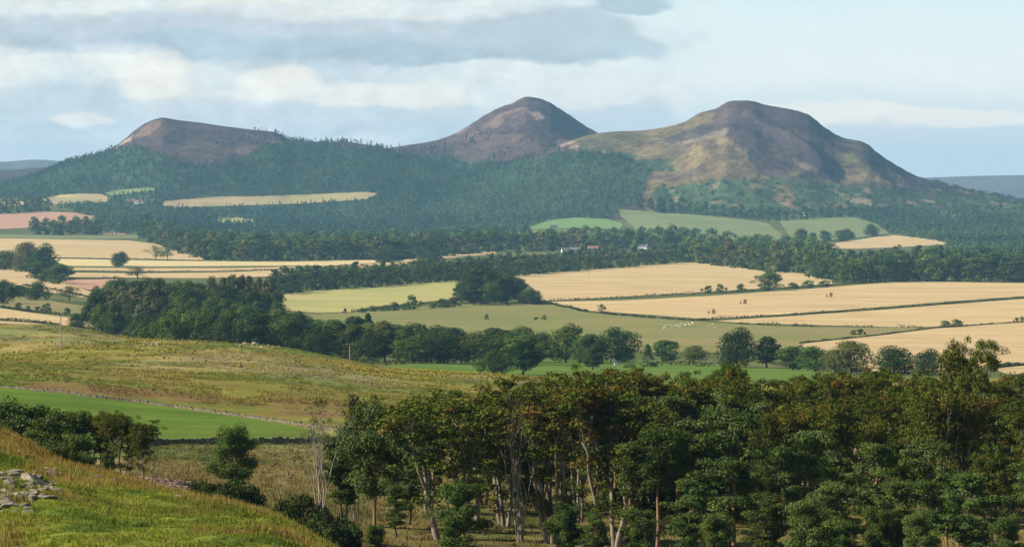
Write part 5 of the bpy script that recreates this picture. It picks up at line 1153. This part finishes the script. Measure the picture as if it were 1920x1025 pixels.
# ------------------------------------------------------------------ grass, flowers, stones
def albedo_at(x, y):
    u = x / y; i = np.clip(np.searchsorted(UU, u), 0, len(UU) - 1); j = np.clip(np.searchsorted(YY, y), 0, len(YY) - 1); return A[j, i]
def blades(name, xy, nb, hgt, wid, spread, label, tone=1.0, droop=.5, straw=.3):
    N = len(xy); r = RNG; z = gzs(xy[:, 0], xy[:, 1]); col = albedo_at(xy[:, 0], xy[:, 1]) * tone
    col = col * (1 + r.normal(0, .22, (N, 1)))
    col = col * (1 + .38 * fbm(xy[:, 0] / 1.7, xy[:, 1] / 2.6, 3, 201) + .25 * fbm(xy[:, 0] / 7, xy[:, 1] / 12, 2, 203))[:, None]
    st = r.random(N) < straw; col[st] = col[st] * .4 + np.array([.26, .168, .052]) * .6
    B = np.stack([xy[:, 0], xy[:, 1], z - .03], 1)[:, None] + np.concatenate([r.normal(size=(N, nb, 2)) * spread, np.zeros((N, nb, 1))], 2)
    a = r.random((N, nb)) * 6.283; dr = r.random((N, nb)) * droop; h = (np.asarray(hgt)[:, None] if np.ndim(hgt) else hgt) * (.55 + .8 * r.random((N, nb)))
    tip = B + np.stack([np.cos(a) * dr * h, np.sin(a) * dr * h, h], -1); b = a + 1.57 + r.normal(size=a.shape) * .5
    o = np.stack([np.cos(b), np.sin(b), np.zeros_like(b)], -1) * wid * .5
    V = np.stack([B - o, B + o, tip], 2).reshape(-1, 3); me = mesh_np(name, V, [np.arange(len(V)).reshape(-1, 3)], [L_grass])
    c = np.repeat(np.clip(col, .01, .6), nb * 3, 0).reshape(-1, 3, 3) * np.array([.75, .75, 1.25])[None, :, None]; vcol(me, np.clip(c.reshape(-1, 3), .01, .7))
    tag(link(name, me), label, 'grass', kind='stuff')
L_grass = leaf_mat('grass_blades', .3, 0, 0)
g = scatter_px(60000, -90, 720, 88, 205); kk = vnoise(g[:, 0] / .9, g[:, 1] / 1.2, 101); g = g[kk > -.55]
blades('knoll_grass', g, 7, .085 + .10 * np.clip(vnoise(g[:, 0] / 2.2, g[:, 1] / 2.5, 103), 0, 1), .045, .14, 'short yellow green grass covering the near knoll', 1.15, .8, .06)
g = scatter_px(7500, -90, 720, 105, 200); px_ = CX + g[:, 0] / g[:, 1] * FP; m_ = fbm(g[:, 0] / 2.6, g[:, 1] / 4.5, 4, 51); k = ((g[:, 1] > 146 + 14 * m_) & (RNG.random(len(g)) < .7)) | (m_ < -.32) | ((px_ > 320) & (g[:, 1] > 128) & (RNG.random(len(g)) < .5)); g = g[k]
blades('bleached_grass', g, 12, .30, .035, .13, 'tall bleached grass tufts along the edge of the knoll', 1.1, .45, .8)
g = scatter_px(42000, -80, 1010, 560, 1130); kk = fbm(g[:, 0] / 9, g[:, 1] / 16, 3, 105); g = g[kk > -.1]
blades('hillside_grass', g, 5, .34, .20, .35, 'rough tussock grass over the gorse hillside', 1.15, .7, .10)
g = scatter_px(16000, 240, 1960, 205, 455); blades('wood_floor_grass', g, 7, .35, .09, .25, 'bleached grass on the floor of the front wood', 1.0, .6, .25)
def flowers():
    xy = scatter_px(26000, -60, 1000, 640, 1130); px = CX + xy[:, 0] / xy[:, 1] * FP; pr = HY - gzs(xy[:, 0], xy[:, 1]) / xy[:, 1] * FP
    n = fbm(xy[:, 0] / 14, xy[:, 1] / 40, 3, 107)
    w = 1.7 * np.exp(-((pr - (690 + (px - 760) * .03)) / 16) ** 2) * sstep(560, 700, px) + .5 * np.exp(-((pr - 685) / 6) ** 2) * sstep(380, 450, px) + .55 * np.exp(-((pr - (628 + px * .04)) / 14) ** 2) * (px < 430) + .25 * np.exp(-((pr - 660) / 18) ** 2) * (px < 500) + .3 * np.exp(-((pr - 727) / 7) ** 2) * sstep(300, 340, px) * (1 - sstep(420, 460, px))
    k = RNG.random(len(xy)) < np.clip(w * sstep(-.15, .3, n) * 1.3, 0, 1) * .4; xy = xy[k]; N = len(xy); z = gzs(xy[:, 0], xy[:, 1])
    p = Plant(9); p.r = RNG; c = np.concatenate([xy, z[:, None]], 1)
    for q, (zz, cl) in enumerate(((.25, (.10, .11, .02)), (.5, (.42, .31, .016)), (.62, (.46, .35, .02)))):
        d = RNG.normal(size=(N, 3)) * [.25, .25, .08] + [0, 0, zz]; nn = RNG.normal(size=(N, 3)) * .6 + [0, -.5, .7]; p.quads(c + d, nn, .26 if q else .6, cl)
    me = p.leaf_mesh('yellow_wild_flowers', L_grass); tag(link('yellow_wild_flowers', me), 'yellow flowering weeds scattered over the hillside', 'wild flowers', kind='stuff')
flowers()
def stones():
    xy = np.stack([at(300, 296).x + RNG.normal(0, 1.7, 700), 296 + RNG.normal(0, 9, 700)], 1); items = []
    for x, y in xy: s = RNG.uniform(.10, .28); items.append(((x, y, gz(x, y) + s * .2), (s * 1.4, s * 1.2, s * .7), RNG.uniform(0, 6.28)))
    tag(link('gravel', boxes_mesh('gravel', items, flat_mat('pinkish_stone', (.34, .22, .17), .25, .3))), 'pinkish loose stones on the slope behind the knoll', 'stones', kind='stuff')
stones()
def rubble():
    V = []; F = []; n0 = 0; base = [np.array([v.co[:] for v in m.vertices]) for m in ROCKS]; fc = [np.array([p.vertices[:] for p in m.polygons]) for m in ROCKS]
    for i in range(150):
        px, row = RNG.uniform(-30, 112), 0
        row = RNG.uniform(884, 965) if px < 60 else RNG.uniform(880, 935)
        p = hit(px, row, 80); k = i % 6; s = RNG.uniform(.06, .26); a = RNG.uniform(0, 6.28); q = base[k] * [s * 1.5, s * 1.2, s * .6]; c_, s_ = math.cos(a), math.sin(a)
        V.append(np.stack([q[:, 0]*c_ - q[:, 1]*s_ + p.x, q[:, 0]*s_ + q[:, 1]*c_ + p.y, q[:, 2] + p.z + s * .1], 1)); F.append(fc[k] + n0); n0 += len(q)
    tag(link('rubble', mesh_np('rubble', np.concatenate(V), [np.concatenate(F)], [M_rock])), 'broken grey stones scattered round the knoll outcrop', 'stones', kind='stuff')
rubble()

# ------------------------------------------------------------------ light and render settings
add_sky(); add_sun(5.0); add_haze(3.2e-5, (.33, .65, 1.0))
scene.view_settings.view_transform = 'Standard'; scene.view_settings.look = 'None'
scene.view_settings.exposure = 0.80; scene.view_settings.gamma = 1.0
scene.cycles.max_bounces = 6; scene.cycles.diffuse_bounces = 2; scene.cycles.glossy_bounces = 1; scene.cycles.transmission_bounces = 2
scene.cycles.volume_bounces = 1; scene.cycles.transparent_max_bounces = 4
scene.cycles.use_denoising = True
try: scene.cycles.denoiser = 'OPENIMAGEDENOISE'; scene.cycles.denoising_input_passes = 'RGB_ALBEDO_NORMAL'
except Exception: pass
